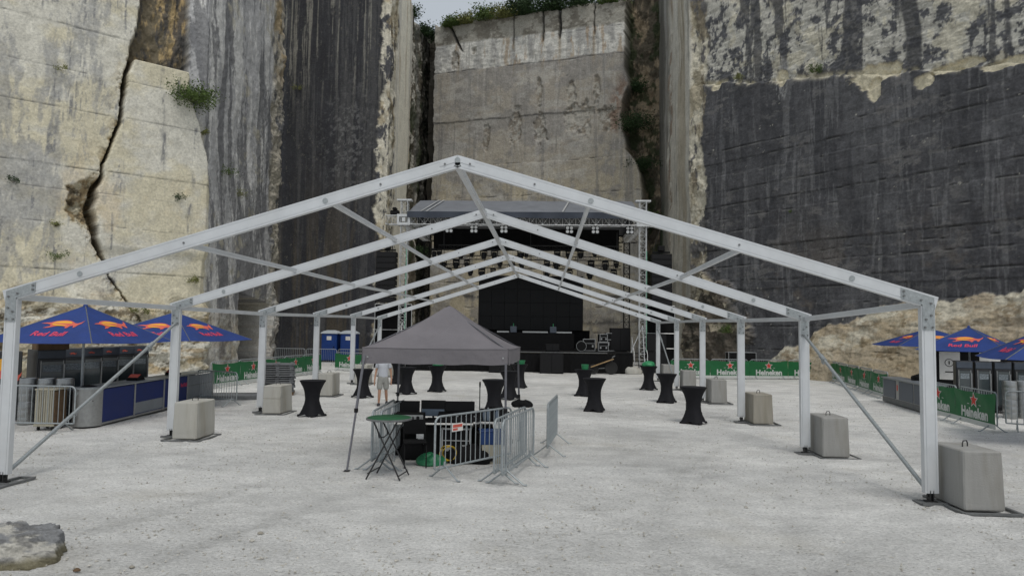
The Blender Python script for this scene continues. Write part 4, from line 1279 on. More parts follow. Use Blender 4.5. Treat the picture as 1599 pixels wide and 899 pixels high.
# ------------------------------------------------------------------ pop-up canopy over the sound desk
can = thing("popup_canopy", "grey pop-up canopy with peaked roof over the sound desk", "canopy")
CF = [Vector((-2.10, 13.2, 2.20)), Vector((.71, 13.3, 2.20)), Vector((.84, 16.1, 2.18)), Vector((-2.0, 16.0, 2.18))]
CP = Vector((-.63, 14.7, 3.10))
def can_pt(k, s, t):
    """side k, s along the edge 0..1, t from edge (0) to peak (1)"""
    a, b = CF[k], CF[(k + 1) % 4]
    e = a.lerp(b, s)
    p = e.lerp(CP, t)
    z = e.z + (CP.z - e.z) * (t ** 1.28) - .035 * math.sin(math.pi * s) * (1 - t) * (.4 + t)
    if t > .93: z = z - (t - .93) * .4
    z += .010 * math.sin(9 * s + 5 * t + k) * (1 - t)
    return (p.x, p.y, z)
for k in range(4):
    P = np.array([[can_pt(k, s, t) for s in np.linspace(0, 1, 19)] for t in np.linspace(0, 1, 17)])
    solidify(P, .004).build("roof_panel", M['canopy'], can, 50)
    # valance
    a, b = CF[k], CF[(k + 1) % 4]
    nrm = (b - a).cross(Vector((0, 0, 1))).normalized()
    V = np.array([[tuple(a.lerp(b, s) + nrm * (.006 + .010 * math.sin(s * 17 + k) * w) + Vector((0, 0, -.30 * w - .012 * math.sin(math.pi * s) - .008 * math.sin(s * 23) * w))) for s in np.linspace(0, 1, 41)] for w in (0, .25, .5, .75, 1)])
    solidify(V, .004).build("valance", M['canopy'], can, 50)
    MB().path([tuple(a.lerp(b, s) + nrm * .012 + Vector((0, 0, -.012 * math.sin(math.pi * s) + .002))) for s in np.linspace(0.01, .99, 12)], .007, 5).build("seam", M['canopy'], can)
    # scissor truss under the edge
    tr = MB()
    for q in range(4):
        u0, u1 = a.lerp(b, q / 4), a.lerp(b, (q + 1) / 4)
        ins = (CP - a.lerp(b, .5)); ins.z = 0; ins = ins.normalized() * .05
        tr.bar(u0 + ins + Vector((0, 0, -.04)), u1 + ins + Vector((0, 0, -.28)), .012, .025)
        tr.bar(u0 + ins * 1.4 + Vector((0, 0, -.28)), u1 + ins * 1.4 + Vector((0, 0, -.04)), .012, .025)
    tr.build("scissor_bars", M['canopyleg'], can)
FEET = [Vector((-2.12, 12.43, 0)), Vector((.70, 13.1, 0)), Vector((.86, 16.2, 0)), Vector((-2.02, 16.1, 0))]
for k in range(4):
    tp = CF[k].lerp(CP, .03); tp.z = 2.14
    m_ = tp.lerp(FEET[k], .52)
    lg = MB().bar(tp, m_, .042, .042, (0, 1, 0)).build("leg", M['canopyleg'], can)
    MB().bar(m_, FEET[k] + Vector((0, 0, .01)), .032, .032, (0, 1, 0)).build("lower_leg", M['canopyleg'], lg)
    MB().box(m_.x - .032, m_.y - .032, m_.z - .03, m_.x + .032, m_.y + .032, m_.z + .05, .006).build("slider", M['blackplastic'], lg)
    MB().box(FEET[k].x - .05, FEET[k].y - .05, .002, FEET[k].x + .05, FEET[k].y + .05, .012).build("foot_plate", M['darksteel'], lg)
    MB().tube(CF[k] + Vector((0, 0, -.03)), CP + Vector((0, 0, -.10)), .012, 6).build("roof_strut", M['canopyleg'], can)
MB().tube(CP + Vector((0, 0, -.45)), CP + Vector((0, 0, -.03)), .02, 8).build("centre_pole", M['canopyleg'], can)
for x, z in ((-1.99, 2.02), (.62, 2.03)):
    MB().lathe([(.0001, 0), (.016, 0), (.016, .006), (.0001, .006)], 10, (x, 13.17 if x < 0 else 13.26, z), 'y').build("eyelet", M['silver'], can)

# ------------------------------------------------------------------ sound desk under the canopy
def folding_table(x0, x1, y0, y1, rz, label):
    t = thing("desk_table", label, "table", ((x0 + x1) / 2, (y0 + y1) / 2, 0), rz, "trestle tables under the canopy")
    a, b = (x1 - x0) / 2, (y1 - y0) / 2
    MB().box(-a, -b, .715, a, b, .75, .006).build("table_top", M['paper'], t)
    MB().box(-a + .01, -b + .01, .7515, a - .01, b - .005, .756).build("black_cover", M['blackcloth'], t)
    for sx in (-1, 1):
        for sy in (-1, 1):
            MB().tube((sx * (a - .12), sy * (b - .06), 0), (sx * (a - .12), sy * (b - .06), .715), .014, 8).build("leg", M['galv_dull'], t)
    return t


folding_table(-1.62, .02, 13.42, 14.16, .06, "trestle table with black cover under the left half of the canopy")
folding_table(.06, .66, 13.75, 15.5, 0, "trestle table under the right half of the canopy beside the barrier")
def box_thing(name, label, cat, x, y, z, sx, sy, sz, rz, m, c=.008, group=None, extra=None):
    t = thing(name, label, cat, (x, y, z), rz, group)
    MB().box(-sx / 2, -sy / 2, 0, sx / 2, sy / 2, sz, c).build("body", m, t)
    if extra: extra(t)
    return t


def screen_unit(x, y, z, w, h, rz, label, pale_half):
    t = thing("monitor", label, "monitor", (x, y, z), rz, "monitors on the sound desk")
    MB().box(-w / 2, -.015, .05, w / 2, .015, .05 + h, .005).build("screen_back", M['blackplastic'], t)
    MB().box(-w / 2 + .015, -.019, .065, w / 2 - .015, -.016, .035 + h).build("screen_glass", M['screen'], t)
    if pale_half: MB().box(-w / 2 + .016, -.022, .06, w / 2 - .02, -.0195, .06 + h * .42).build("lit_picture", M['laptop'], t)  # pale blue lower part of the screen
    MB().box(-.12, -.06, 0, .12, .10, .012).box(-.02, .0, .012, .02, .02, .06).build("stand", M['blackplastic'], t)


screen_unit(-1.36, 14.02, .756, .50, .30, .05, "left black monitor on the sound desk", False)
screen_unit(-.83, 14.02, .756, .50, .32, -.03, "monitor with a pale blue picture on the sound desk", True)
def rack_extra(t):
    MB().box(-.30, -.155, .025, .30, -.148, .135).build("front_frame", M['silver'], t)
    for sx in (-.2, .2):
        MB().lathe([(.0001, -.005), (.035, -.005), (.03, .01), (.0001, .01)], 12, (sx, -.163, .08), 'y').build("dial", M['blackplastic'], t)
    MB().box(-.12, -.163, .055, .12, -.156, .10).build("display_window", M['black'], t)
    for sx in (-.28, .28):
        MB().path([(sx, -.155, .04), (sx, -.19, .05), (sx, -.19, .11), (sx, -.155, .12)], .006, 5).build("handle", M['silver'], t)
box_thing("rack_unit", "silver rack unit with dials on the front of the sound desk", "rack unit", -1.25, 13.62, .756, .62, .30, .16, .05, M['black'], .006, None, rack_extra)
def mixer():
    t = thing("mixing_console", "black mixing console on the middle of the sound desk", "mixing console", (-.28, 13.86, .757), .05)
    MB().prism([(-.24, 0), (.24, 0), (.24, .16), (.10, .15), (-.24, .05)], -.42, .42).build("console_body", M['blackplastic'], t, rot=(0, 0, math.pi / 2))
    for k in range(14):
        MB().box(-.36 + k * .055, -.14, .085, -.34 + k * .055, -.10, .105).build("fader", M['silver'] if k % 3 == 0 else M['black'], t)
    for k in range(10):
        MB().lathe([(.0001, 0), (.012, 0), (.01, .025), (.0001, .025)], 8, (-.34 + k * .075, .03, .11)).build("knob", M['black'], t)
    MB().box(-.30, .14, .15, .30, .17, .36, .01).build("meter_bridge", M['blackplastic'], t)
mixer()
box_thing("laptop_case", "black equipment case at the right end of the sound desk", "case", .33, 14.1, .757, .42, .34, .20, .1, M['blackplastic'])
box_thing("blue_crate", "blue plastic crate behind the barrier pack at the sound desk", "crate", .40, 13.55, .36, .46, .32, .26, 0.2, M['blueplastic'], .01, None,
          lambda t: [MB().box(-.24, -.17, .24, .24, .17, .268, .006).build("rim", M['blueplastic'], t), MB().box(-.2, -.163, -.36, .2, .163, 0).build("stand_box", M['cream'], t)])
for k, (x, y, h) in enumerate(((.22, 13.9, .22), (.30, 13.86, .26), (.47, 13.92, .24))):
    t = thing("water_bottle", ["leftmost clear bottle on the right desk table", "tall clear bottle in the middle of the right desk table", "rightmost clear bottle on the right desk table"][k], "bottle", (x, y, .757), 0, "bottles on the sound desk")
    MB().lathe([(.0001, 0), (.032, 0), (.034, .02), (.034, h * .65), (.014, h * .85), (.014, h * .95)], 12).build("bottle_body", M['laptop'], t, 50)
    MB().lathe([(.0001, h * .95), (.016, h * .95), (.016, h), (.0001, h)], 10).build("cap", M['white'], t)
def bag_tag(name, label, cat, x, y, rx, ry, rz_, m, seed, amp=.3, z=0.0):
    tag(blob(rx, ry, rz_, seed, amp, 36, 20).build(name, m, None, 60, (x, y, z)), label, cat)
bag_tag("black_bag", "black holdall lying under the left part of the sound desk", "bag", -1.18, 13.75, .26, .22, .30, M['blackcloth'], 3)
bag_tag("green_bag", "crumpled green plastic bag on the ground under the sound desk", "bag", -.72, 13.2, .26, .18, .16, M['greenbag'], 5, .5)
bag_tag("cable_heap", "dark heap of cables and bags on the ground behind the front barrier", "cables", .0, 13.55, .48, .30, .24, M['blackcloth'], 6, .5)
bag_tag("black_jacket", "black jacket lying over the far end of the right barrier pack", "jacket", .98, 13.75, .20, .16, .10, M['blackcloth'], 7, .5, 1.06)
bag_tag("desk_cloth", "rumpled black cloth on the right desk table", "cloth", .36, 14.7, .26, .40, .13, M['blackcloth'], 2, .4, .75)
cb = thing("cable_coil", "yellow cable coil hanging by the front barrier legs", "cable", (-.42, 13.35, .02))
MB().path([(.16 * math.cos(a), .05 * math.sin(a * 3), .17 + .15 * math.sin(a)) for a in np.linspace(0, 2 * math.pi, 26)[:-1]], .012, 6, True).path([(.13 * math.cos(a) + .02, .03 + .04 * math.sin(a * 2), .16 + .13 * math.sin(a)) for a in np.linspace(0, 2 * math.pi, 26)[:-1]], .012, 6, True).build("loops", M['yellowcable'], cb, 60)
def case_edges(sx, sy, sz):
    def f(t):
        e = MB(); w = .03
        for x in (-1, 1):
            for y in (-1, 1):
                e.bar((x * sx / 2, y * sy / 2, 0), (x * sx / 2, y * sy / 2, sz), w, w)
            for z in (0.015, sz):
                e.bar((x * sx / 2, -sy / 2, z), (x * sx / 2, sy / 2, z), w, w)
        for y in (-1, 1):
            for z in (0.015, sz):
                e.bar((-sx / 2, y * sy / 2, z), (sx / 2, y * sy / 2, z), w, w)
        e.build("metal_edging", M['silver'], t)
        MB().box(-sx / 2 + .02, -sy / 2 - .006, sz * .62, sx / 2 - .02, -sy / 2 - .002, sz * .65).build("lid_seam", M['silver'], t)
        for x in (-.3, .3):
            MB().box(x * sx - .05, -sy / 2 - .016, sz * .3, x * sx + .05, -sy / 2 - .006, sz * .5, .004).build("latch", M['silver'], t)
    return f
for k, (x, y, sx, sy, sz, lab) in enumerate(((-.30, 13.85, .55, .5, .62, "black flight case standing under the middle of the sound desk"), (.12, 14.3, .5, .5, .6, "black flight case at the back under the sound desk"), (-1.45, 14.3, .45, .5, .55, "black amplifier case under the left monitor"), (-.72, 14.0, .52, .5, .64, "black rack case under the desk between chair and barrier"), (.28, 13.75, .42, .42, .55, "black case beside the blue crate behind the barriers"))):
    box_thing("flight_case", lab, "flight case", x, y, 0, sx, sy, sz, .1 * k, M['black'], .006, "flight cases under the sound desk", case_edges(sx, sy, sz) if k == 0 else None)
ch = thing("folding_chair", "dark folding chair behind the round green table under the canopy", "chair", (-1.0, 13.0, 0), .25)
for sx in (-.2, .2):
    MB().path([(sx, -.20, 0), (sx, -.16, .45), (sx, .17, .47)], .012, 6).build("leg", M['black'], ch, 60)
    MB().path([(sx, .26, 0), (sx, .17, .45), (sx, .26, .84)], .012, 6).build("leg", M['black'], ch, 60)
MB().box(-.21, -.2, .44, .21, .18, .475, .012).build("seat", M['blackcloth'], ch)
MB().box(-.21, .22, .56, .21, .25, .84, .01).build("backrest", M['blackcloth'], ch)
ms = thing("microphone_stand", "thin black microphone stand at the back of the sound desk", "microphone stand", (.06, 14.6, .0))
MB().tube((0, 0, .02), (0, 0, 1.36), .011, 8).build("pole", M['black'], ms)
MB().lathe([(.0001, 0), (.13, 0), (.13, .015), (.02, .03), (.0001, .03)], 20).build("base", M['black'], ms)
MB().lathe([(.0001, 1.36), (.016, 1.36), (.02, 1.43), (.012, 1.47), (.0001, 1.48)], 10).build("microphone", M['blackplastic'], ms)

# round standing table with crossed legs
ft = thing("folding_bar_table", "tall round folding table with green top in front of the canopy leg", "bar table", (-1.28, 12.02, 0), 1.45)
MB().lathe([(.0001, .985), (.375, .985), (.40, .992), (.40, 1.018), (.385, 1.022), (.0001, 1.018)], 48).build("rim_board", M['steelplate'], ft, 50)
MB().lathe([(.0001, 1.023), (.378, 1.023), (.372, 1.029), (.0001, 1.029)], 48).build("green_top", M['greenmat'], ft, 50)
for sx in (-.24, .24):
    MB().tube((sx, -.30, .0), (sx * .8, .22, .985), .014, 8).build("leg", M['darksteel'], ft, 60)
    MB().tube((sx * 1.08, .30, .0), (sx * .9, -.22, .985), .014, 8).build("leg", M['darksteel'], ft, 60)
MB().tube((-.24, -.27, .07), (.24, -.27, .07), .011, 8).tube((-.26, .27, .1), (.26, .27, .1), .011, 8).build("cross_bar", M['darksteel'], ft, 60)
MB().path([(-.22, .12, .80), (-.20, .10, .70), (.0, .09, .68), (.20, .10, .70), (.22, .12, .80)], .011, 6).build("fold_stay", M['darksteel'], ft, 60)

# ------------------------------------------------------------------ parasols with printed panels
BULL = [(0, .15), (.10, .195), (.2, .215), (.27, .27), (.38, .31), (.50, .325), (.62, .305), (.72, .255), (.80, .20), (.88, .175), (.95, .205), (1.0, .275), (.985, .17), (.935, .11), (.925, .05), (.885, .01), (.855, .05), (.83, .10),
        (.76, .09), (.745, .02), (.70, -.005), (.665, .06), (.56, .09), (.46, .10), (.38, .07), (.28, .02), (.16, -.01), (.21, .04), (.28, .08), (.24, .14), (.14, .16)]
BULL_TRI = None
def poly_tris(poly):
    from mathutils.geometry import tessellate_polygon
    return [tuple(t) for t in tessellate_polygon([[Vector((x, y, 0)) for x, y in poly]])]
BULL_TRI = poly_tris(BULL)
SUNP = [(.52 + .19 * math.cos(2 * math.pi * k / 24), .30 + .19 * math.sin(2 * math.pi * k / 24)) for k in range(24)]
SUN_TRI = [(0, k, k + 1) for k in range(1, 23)]


def parasol(x, y, ang, half, zc, za, label):
    z0 = G1(x, y)
    t = thing("parasol", label, "parasol", (x, y, z0), 0, "blue square parasols over the bars")
    rd = half * math.sqrt(2)
    C = [Vector((rd * math.cos(R(ang) + k * math.pi / 2), rd * math.sin(R(ang) + k * math.pi / 2), zc)) for k in range(4)]
    A = Vector((0, 0, za))
    for k in range(4):
        a, b = C[k], C[(k + 1) % 4]

        def pt(s, w):
            e = a.lerp(b, s); p = e.lerp(A, w)
            return p + Vector((0, 0, -.05 * math.sin(math.pi * s) * (1 - w) * w * 2 - .03 * math.sin(math.pi * s) * (1 - w)))
        P = np.array([[tuple(pt(s, w)) for s in np.linspace(0, 1, 13)] for w in np.linspace(0, 1, 13)])
        pn = solidify(P, .004).build("panel", M['parasol'], t, 60)
        mid = (a + b) / 2
        up = (A - mid); sl = up.length; up = up / sl
        ex = (b - a).normalized(); nr = ex.cross(up).normalized()

        def put(pts, tris, name, m, sc, ox, oy, lift):
            mb = MB(); vs = []
            for px, py in pts:
                q = mid + ex * (px * sc + ox) + up * (py * sc + oy)
                # follow the sag of the cloth
                w = (py * sc + oy) / sl; s = .5 + (px * sc + ox) / max((b - a).length * (1 - w), .2)
                q = pt(min(max(s, 0), 1), min(max(w, 0), 1)) + nr * lift
                vs.append(q)
            mb.add(vs, tris); mb.build(name, m, pn)
        W = half * 2
        put([(p - .5, q) for p, q in BULL], BULL_TRI, "printed_bull", M['redorange'], W * .38, 0, sl * .40, .008)
        put([((p - .52) * 1.25, .185 + (q - .30) * .50) for p, q in SUNP], SUN_TRI, "printed_sun", M['yellow'], W * .38, 0, sl * .40, .016)
        put([(px * 1.0, py) for px, py, _ in TXT_R[0]], TXT_R[1], "lettering", M['red'], W / 3.7, 0, sl * .20, .009)
        MB().tube(a, A, .012, 6).build("rib", M['steelplate'], t)
        MB().tube(A + Vector((0, 0, -.55)), a.lerp(A, .5) + Vector((0, 0, -.04)), .010, 6).build("strut", M['steelplate'], t)
    MB().tube((0, 0, 0.03), (0, 0, za - .03), .03, 12).build("pole", M['galv_dull'], t, 60)
    MB().lathe([(.0001, za - .03), (.06, za - .03), (.05, za + .02), (.015, za + .05), (.0001, za + .055)], 14).build("finial", M['parasol'], t, 50)
    MB().box(-.35, -.35, .0, .35, .35, .05, .01).build("base_slab", M['concrete'], t)


parasol(-10.57, 17.42, 39, 1.5, 2.12, 3.05, "near blue parasol over the left bar counter")
parasol(-10.2, 21.1, 39, 1.7, 2.13, 2.98, "farther blue parasol over the left bar, behind the second post")
parasol(16.73, 25.7, 4, 1.42, 2.06, 2.90, "blue parasol facing the camera at the right edge, over the coolers")
parasol(18.1, 30.8, 36, 1.8, 2.12, 2.88, "farthest blue parasol on the right, behind the nearest post")
parasol(13.95, 17.35, 25, 1.5, 2.05, 2.95, "blue parasol cut off by the right edge of the picture")

# ------------------------------------------------------------------ left bar: counter, coolers, kegs, bin
bc = thing("bar_counter", "long bar counter with glossy blue panels and a rounded metal end", "bar counter", (-9.72, 17.0, 0), math.atan2(7.0, -.55))
# local x runs along the counter away from the camera, local -y faces the tent
SEG = [(0.0, 1.55, 'b'), (1.62, 3.25, 'bg'), (3.32, 4.85, 'b'), (4.92, 6.9, 'g')]
for a, b, kind in SEG:
    pn = MB().box(a, 0.0, .10, b, .03, .93).build("front_panel", M['barblue'] if 'b' in kind else M['bargrey'], bc)
    if kind == 'bg':
        MB().box(a + .02, -.006, .12, b - .02, -.001, .42).build("grey_kick_panel", M['bargrey'], pn)  # reflection low on the blue front, put in as a grey sheet
    if kind == 'g':
        MB().box(a + .05, -.006, .60, b - .05, -.001, .615).build("panel_seam", M['steelplate'], pn)
    MB().box(a, -.012, .045, b, .04, .097).build("plinth_rail", M['brushed'], bc)
for x in (-.035, 1.585, 3.285, 4.885, 6.93):
    MB().box(x - .033, -.02, .03, x + .033, .07, .955, .006).build("upright", M['brushed'], bc)
MB().box(-.05, -.05, .957, 6.98, .62, .995, .008).build("counter_top", M['galv'], bc)
MB().box(0, .60, .05, 6.9, .63, .95).build("rear_panel", M['black'], bc)
prof = [(-.33 * math.cos(R(a)), .31 - .33 * math.sin(R(a))) for a in np.linspace(-90, 90, 15)]
m_ = MB(); n_ = len(prof)
m_.add([(x - .07, y, .04) for x, y in prof] + [(x - .07, y, .955) for x, y in prof], [(k, k + 1, n_ + k + 1, n_ + k) for k in range(n_ - 1)] + [tuple(range(n_ - 1, -1, -1)), tuple(range(n_, 2 * n_))])
m_.build("rounded_end", M['brushed'], bc, 40)
m2 = MB().add([(x * 1.06 - .07, .31 + (y - .31) * 1.06, .957) for x, y in prof] + [(x * 1.06 - .07, .31 + (y - .31) * 1.06, .997) for x, y in prof], [(k, k + 1, n_ + k + 1, n_ + k) for k in range(n_ - 1)] + [tuple(range(n_ - 1, -1, -1)), tuple(range(n_, 2 * n_))])
m2.build("end_top", M['galv'], bc, 40)
MB().box(-.30, .06, .66, -.20, .075, .68).build("end_handle", M['black'], bc)
lg = MB(); v_ = np.array(TXT_R[0]); lg.v = [(4.62 + x * .4, -.006, .62 + y * .5) for x, y, _ in v_]; lg.f = list(TXT_R[1])
lg.build("lettering", M['red'], bc)
for k, (lx, lab) in enumerate(((2.2, "red and white leaflet box on the bar counter top, nearer one"), (4.5, "red and white leaflet box on the bar counter top, farther one"))):
    a = math.atan2(7.0, -.55)
    o = Vector((-9.72, 17.0, 0)) + Vector((math.cos(a), math.sin(a), 0)) * lx + Vector((-math.sin(a), math.cos(a), 0)) * .3
    t = thing("leaflet_box", lab, "leaflet box", (o.x, o.y, .998), a, "leaflet boxes on the left bar")
    MB().prism([(-.22, 0), (.22, 0), (.22, .03), (.0, .16), (-.22, .06)], -.15, .15).build("carton", M['black'], t)
    MB().add([(-.20, -.14, .068), (.0, -.14, .166), (.0, .14, .166), (-.20, .14, .068)], [(0, 1, 2, 3)]).add([(.02, -.14, .160), (.20, -.14, .05), (.20, .14, .05), (.02, .14, .160)], [(0, 1, 2, 3)]).build("printed_lid", M['redpaper'], t)


def cooler_parts(t, w=.70, d=.66, h=1.86, logo=True):
    MB().box(-w / 2, 0, .08, w / 2, d, h, .012).build("cabinet", M['cooler'], t)
    dr = MB().box(-w / 2 + .03, -.045, .20, w / 2 - .03, -.002, h - .26, .006).build("door", M['cooler'], t)
    MB().box(-w / 2 + .09, -.050, .28, w / 2 - .09, -.046, h - .33).build("glass", M['glass'], dr)
    for sx in (-1, 1):
        MB().box(sx * (w / 2 - .075) - .012, -.052, .25, sx * (w / 2 - .075) + .012, -.0465, h - .30).build("door_trim", M['brushed'], dr)
    MB().box(-w / 2 + .12, -.053, h - .60, w / 2 - .12, -.0505, h - .42).build("shelf_stock", M['shelfstock'], dr)
    MB().tube((w / 2 - .065, -.085, .55), (w / 2 - .065, -.085, h - .40), .02, 8).tube((w / 2 - .065, -.08, .6), (w / 2 - .065, -.046, .6), .008, 6).tube((w / 2 - .065, -.08, h - .45), (w / 2 - .065, -.046, h - .45), .008, 6).build("handle", M['silver'], dr)
    MB().box(-w / 2 + .02, -.03, h - .24, w / 2 - .02, -.002, h - .03, .005).build("header", M['bardark'], t)
    if logo:
        mb = MB(); mb.add([((x - .5) * .2, -.034, h - .17 + y * .2) for x, y in BULL], BULL_TRI); mb.build("printed_bull", M['redorange'], t)
    for sx in (-1, 1):
        MB().box(sx * (w / 2 - .08) - .03, .05, 0, sx * (w / 2 - .08) + .03, d - .05, .082).build("skid", M['black'], t)


ORD = ["nearest", "second", "third", "fourth", "fifth", "farthest"]
for k in range(6):
    x, y = -12.05 - .02 * k, 18.3 + .84 * k
    t = thing("drinks_cooler", f"{ORD[k]} black glass-door drinks cooler in the row behind the left bar", "drinks cooler", (x, y, 0), R(58), "drinks coolers behind the left bar")
    cooler_parts(t, logo=k > 0)
t = thing("promo_cooler", "dark cooler with large red and yellow emblem at the left end of the bar", "drinks cooler", (-12.75, 17.45, 0), R(40))
MB().box(-.42, 0, .05, .42, .6, 1.82, .015).build("cabinet", M['cooler'], t)
mb = MB(); mb.add([((x - .5) * 1.3, -.008, 1.05 + y * 1.2) for x, y in SUNP], SUN_TRI); mb.build("printed_sun", M['yellow'], t)
mb = MB(); mb.add([((x - .5) * .84, -.012, 1.02 + y * .95) for x, y in BULL], BULL_TRI); mb.build("printed_bull", M['redorange'], t)


def keg_mesh():
    return MB().lathe([(.0001, .0), (.19, .0), (.20, .02), (.195, .06), (.20, .08), (.205, .18), (.198, .20), (.205, .22), (.205, .36), (.198, .38), (.205, .40), (.20, .50), (.195, .52), (.20, .56), (.19, .585), (.17, .58), (.16, .53), (.0001, .53)], 28)
kg_me = keg_mesh().mesh("keg_body", 40); kg_me.materials.append(M['keg'])
kv_me = MB().lathe([(.0001, .53), (.035, .53), (.035, .56), (.02, .57), (.0001, .57)], 12).mesh("valve"); kv_me.materials.append(M['black'])
def keg(x, y, z, label, group):
    t = thing("beer_keg", label, "keg", (x, y, z), random.random() * 6, group)
    link("keg_body", kg_me, t); link("valve", kv_me, t)
gk = "steel kegs at the left bar"
for k in range(3):
    for z in range(2):
        keg(-11.75 + .45 * k, 17.1 + .05 * k, .59 * z, f"{['left', 'middle', 'right'][k]} steel keg in the {['bottom', 'top'][z]} layer behind the left barrier", gk)
gk = "steel kegs at the right bar"
for k in range(5):
    for z in range(2):
        keg(16.15 + .46 * k, 22.7 + .12 * k, .59 * z, f"{['first', 'second', 'third', 'fourth', 'fifth'][k]} steel keg from the coolers in the {['bottom', 'top'][z]} layer at the right bar", gk)
bn = thing("slatted_bin", "cream slatted plastic bin on wheels behind the left barrier", "bin", (-10.62, 16.42, 0), .1)
for k in range(9):
    MB().box(-.29 + k * .065, -.30, .14, -.24 + k * .065, -.28, .98, .006).build("slat", M['cream'], bn)
MB().box(-.30, -.278, .10, .30, .28, .95, .02).build("bin_body", M['brownwood'], bn)
MB().box(-.32, -.31, .96, .32, .30, 1.0, .01).build("lid", M['cream'], bn)
MB().box(-.32, -.315, .10, .32, -.27, .15, .008).build("bottom_rail", M['cream'], bn)
for sx in (-.22, .22):
    for sy in (-.2, .2):
        MB().lathe([(.0001, -.02), (.05, -.02), (.05, .02), (.0001, .02)], 12, (sx, sy, .05), 'x').build("wheel", M['rubber'], bn)
hb = thing("black_drum", "dark round-shouldered drum behind the cream bin", "drum", (-10.05, 16.95, 0))
MB().lathe([(.0001, 0), (.27, 0), (.29, .05), (.29, .85), (.24, .98), (.10, 1.03), (.0001, 1.04)], 24).build("drum_body", M['black'], hb, 45)
MB().lathe([(.292, .30), (.30, .32), (.30, .36), (.292, .38)], 24).build("hoop", M['darksteel'], hb, 45)
bn.scale = (.76, .9, 1.0)
cd = box_thing("carton", "brown cardboard carton on top of the left coolers", "carton", -11.95, 18.1, 1.865, .75, .4, .30, R(58), M['brownwood'], .005)
MB().box(-.38, -.03, .3005, .38, .03, .302).build("tape", M['wood'], cd)

# stacked grey floor panels and a low pallet
for k in range(13):
    rg = random.uniform(-.05, .05)
    t = thing("deck_panel", ["bottom", "second", "third", "fourth", "fifth", "sixth", "seventh", "eighth", "ninth", "tenth", "eleventh", "twelfth", "topmost"][k] + " grey floor panel in the stack behind the third left post", "floor panel", (-8.72 + random.uniform(-.04, .04), 25.9 + random.uniform(-.04, .04), .12 + .083 * k), .35 + rg, "stack of grey floor panels")
    MB().box(-.62, -.5, 0, .62, .5, .05, .006).build("deck", M['floorpanel'], t)
    for sx in (-.5, 0, .5):
        MB().box(sx - .06, -.48, .051, sx + .06, .48, .081).build("runner", M['floorpanel'], t)
t = thing("wooden_pallet", "brown wooden pallet under the stack of floor panels", "pallet", (-8.72, 25.9, 0), .35)
for k in range(5):
    MB().box(-.64, -.5 + k * .215, .09, .64, -.36 + k * .215, .112).build("plank", M['brownwood'], t)
for sx in (-.55, 0, .55):
    MB().box(sx - .05, -.5, 0, sx + .05, .5, .088).build("bearer", M['brownwood'], t)
t = thing("floor_tray", "low dark platform lying on the ground beyond the left barrier", "platform", (-9.65, 24.3, 0), .25)
MB().box(-.85, -.6, .02, .85, .6, .10, .01).build("deck", M['floorpanel'], t)
MB().box(-.9, -.65, .0, .9, -.6, .13).box(-.9, .6, .0, .9, .65, .13).build("edge_rail", M['steelplate'], t)

# ------------------------------------------------------------------ right bar
rb = thing("bar_counter", "low metal bar counter with slate grey panels at the right", "bar counter", (14.52, 27.5, 0), math.atan2(-4.2, -.62))
for a, b in ((.08, 1.40), (1.75, 3.10), (3.2, 4.15)):
    MB().box(a, -.012, .24, b, .0, .90, .004).build("slate_panel", M['bardark'], rb)
MB().box(0, 0.002, .22, 4.2, .60, .93).build("carcass", M['brushed'], rb)
MB().box(0, -.02, .03, 4.2, .58, .215, .006).build("plinth", M['steelplate'], rb)
MB().box(-.04, -.05, .932, 4.24, .66, .965, .006).build("counter_top", M['bargrey'], rb)
MB().box(1.52, -.008, .55, 1.62, 0, .75).build("red_notice", M['redpaper'], rb)
bag_tag("bar_clutter", "small dark bundle lying on the right bar counter", "bundle", 14.75, 25.4, .22, .16, .16, M['blackcloth'], 9, .5, .966)
for k in range(4):
    t = thing("drinks_cooler", f"{ORD[k]} of the slim glass coolers at the right bar, counted from the post", "drinks cooler", (15.75 + .52 * k, 24.35 - .18 * k, 0), R(-20), "slim coolers at the right bar")
    cooler_parts(t, .50, .5, 1.72, False)
t = thing("white_kiosk", "dark and white panelled kiosk behind the right parasol", "kiosk", (19.15, 29.2, 0), R(-28))
MB().box(-1.6, 0, 0, 1.6, 1.6, 2.05, .02).build("cabin", M['black'], t)
for a, b in ((-1.35, -.62), (.05, .75)):
    MB().box(a, -.02, .75, b, -.003, 1.9).build("white_panel", M['paper'], t)
mb = MB().path([(-1.0 + .15 * math.cos(a), -.026, 1.45 + .15 * math.sin(a)) for a in np.linspace(0, 2 * math.pi, 24, endpoint=False)], .012, 5, True); mb.build("printed_ring", M['black'], t)
MB().box(-1.02, -.028, 1.38, -.98, -.022, 1.52).box(-1.15, -.028, 1.05, -.85, -.022, 1.09).build("printed_mark", M['black'], t)
MB().box(-1.7, -.1, 2.052, 1.7, 1.7, 2.12, .01).build("roof", M['steelplate'], t)
t = thing("white_appliance", "white appliance box on top of the kegs at the right edge", "appliance", (17.35, 22.95, 1.18), .1)
MB().box(-.32, -.25, 0, .32, .25, .48, .02).build("body", M['paper'], t)
MB().box(-.25, -.256, .1, .1, -.2505, .34).build("front_panel", M['bargrey'], t)
for k, (x, y, lab) in enumerate(((12.95, 41.3, "black flight case behind the far right banner"), (20.6, 42.0, "black case behind the corner of the right banners"))):
    box_thing("flight_case", lab, "flight case", x, y, 0, 1.6, .6, 1.42, .05, M['black'], .01, "flight cases beyond the right banners", case_edges(1.6, .6, 1.42) if k == 0 else None)

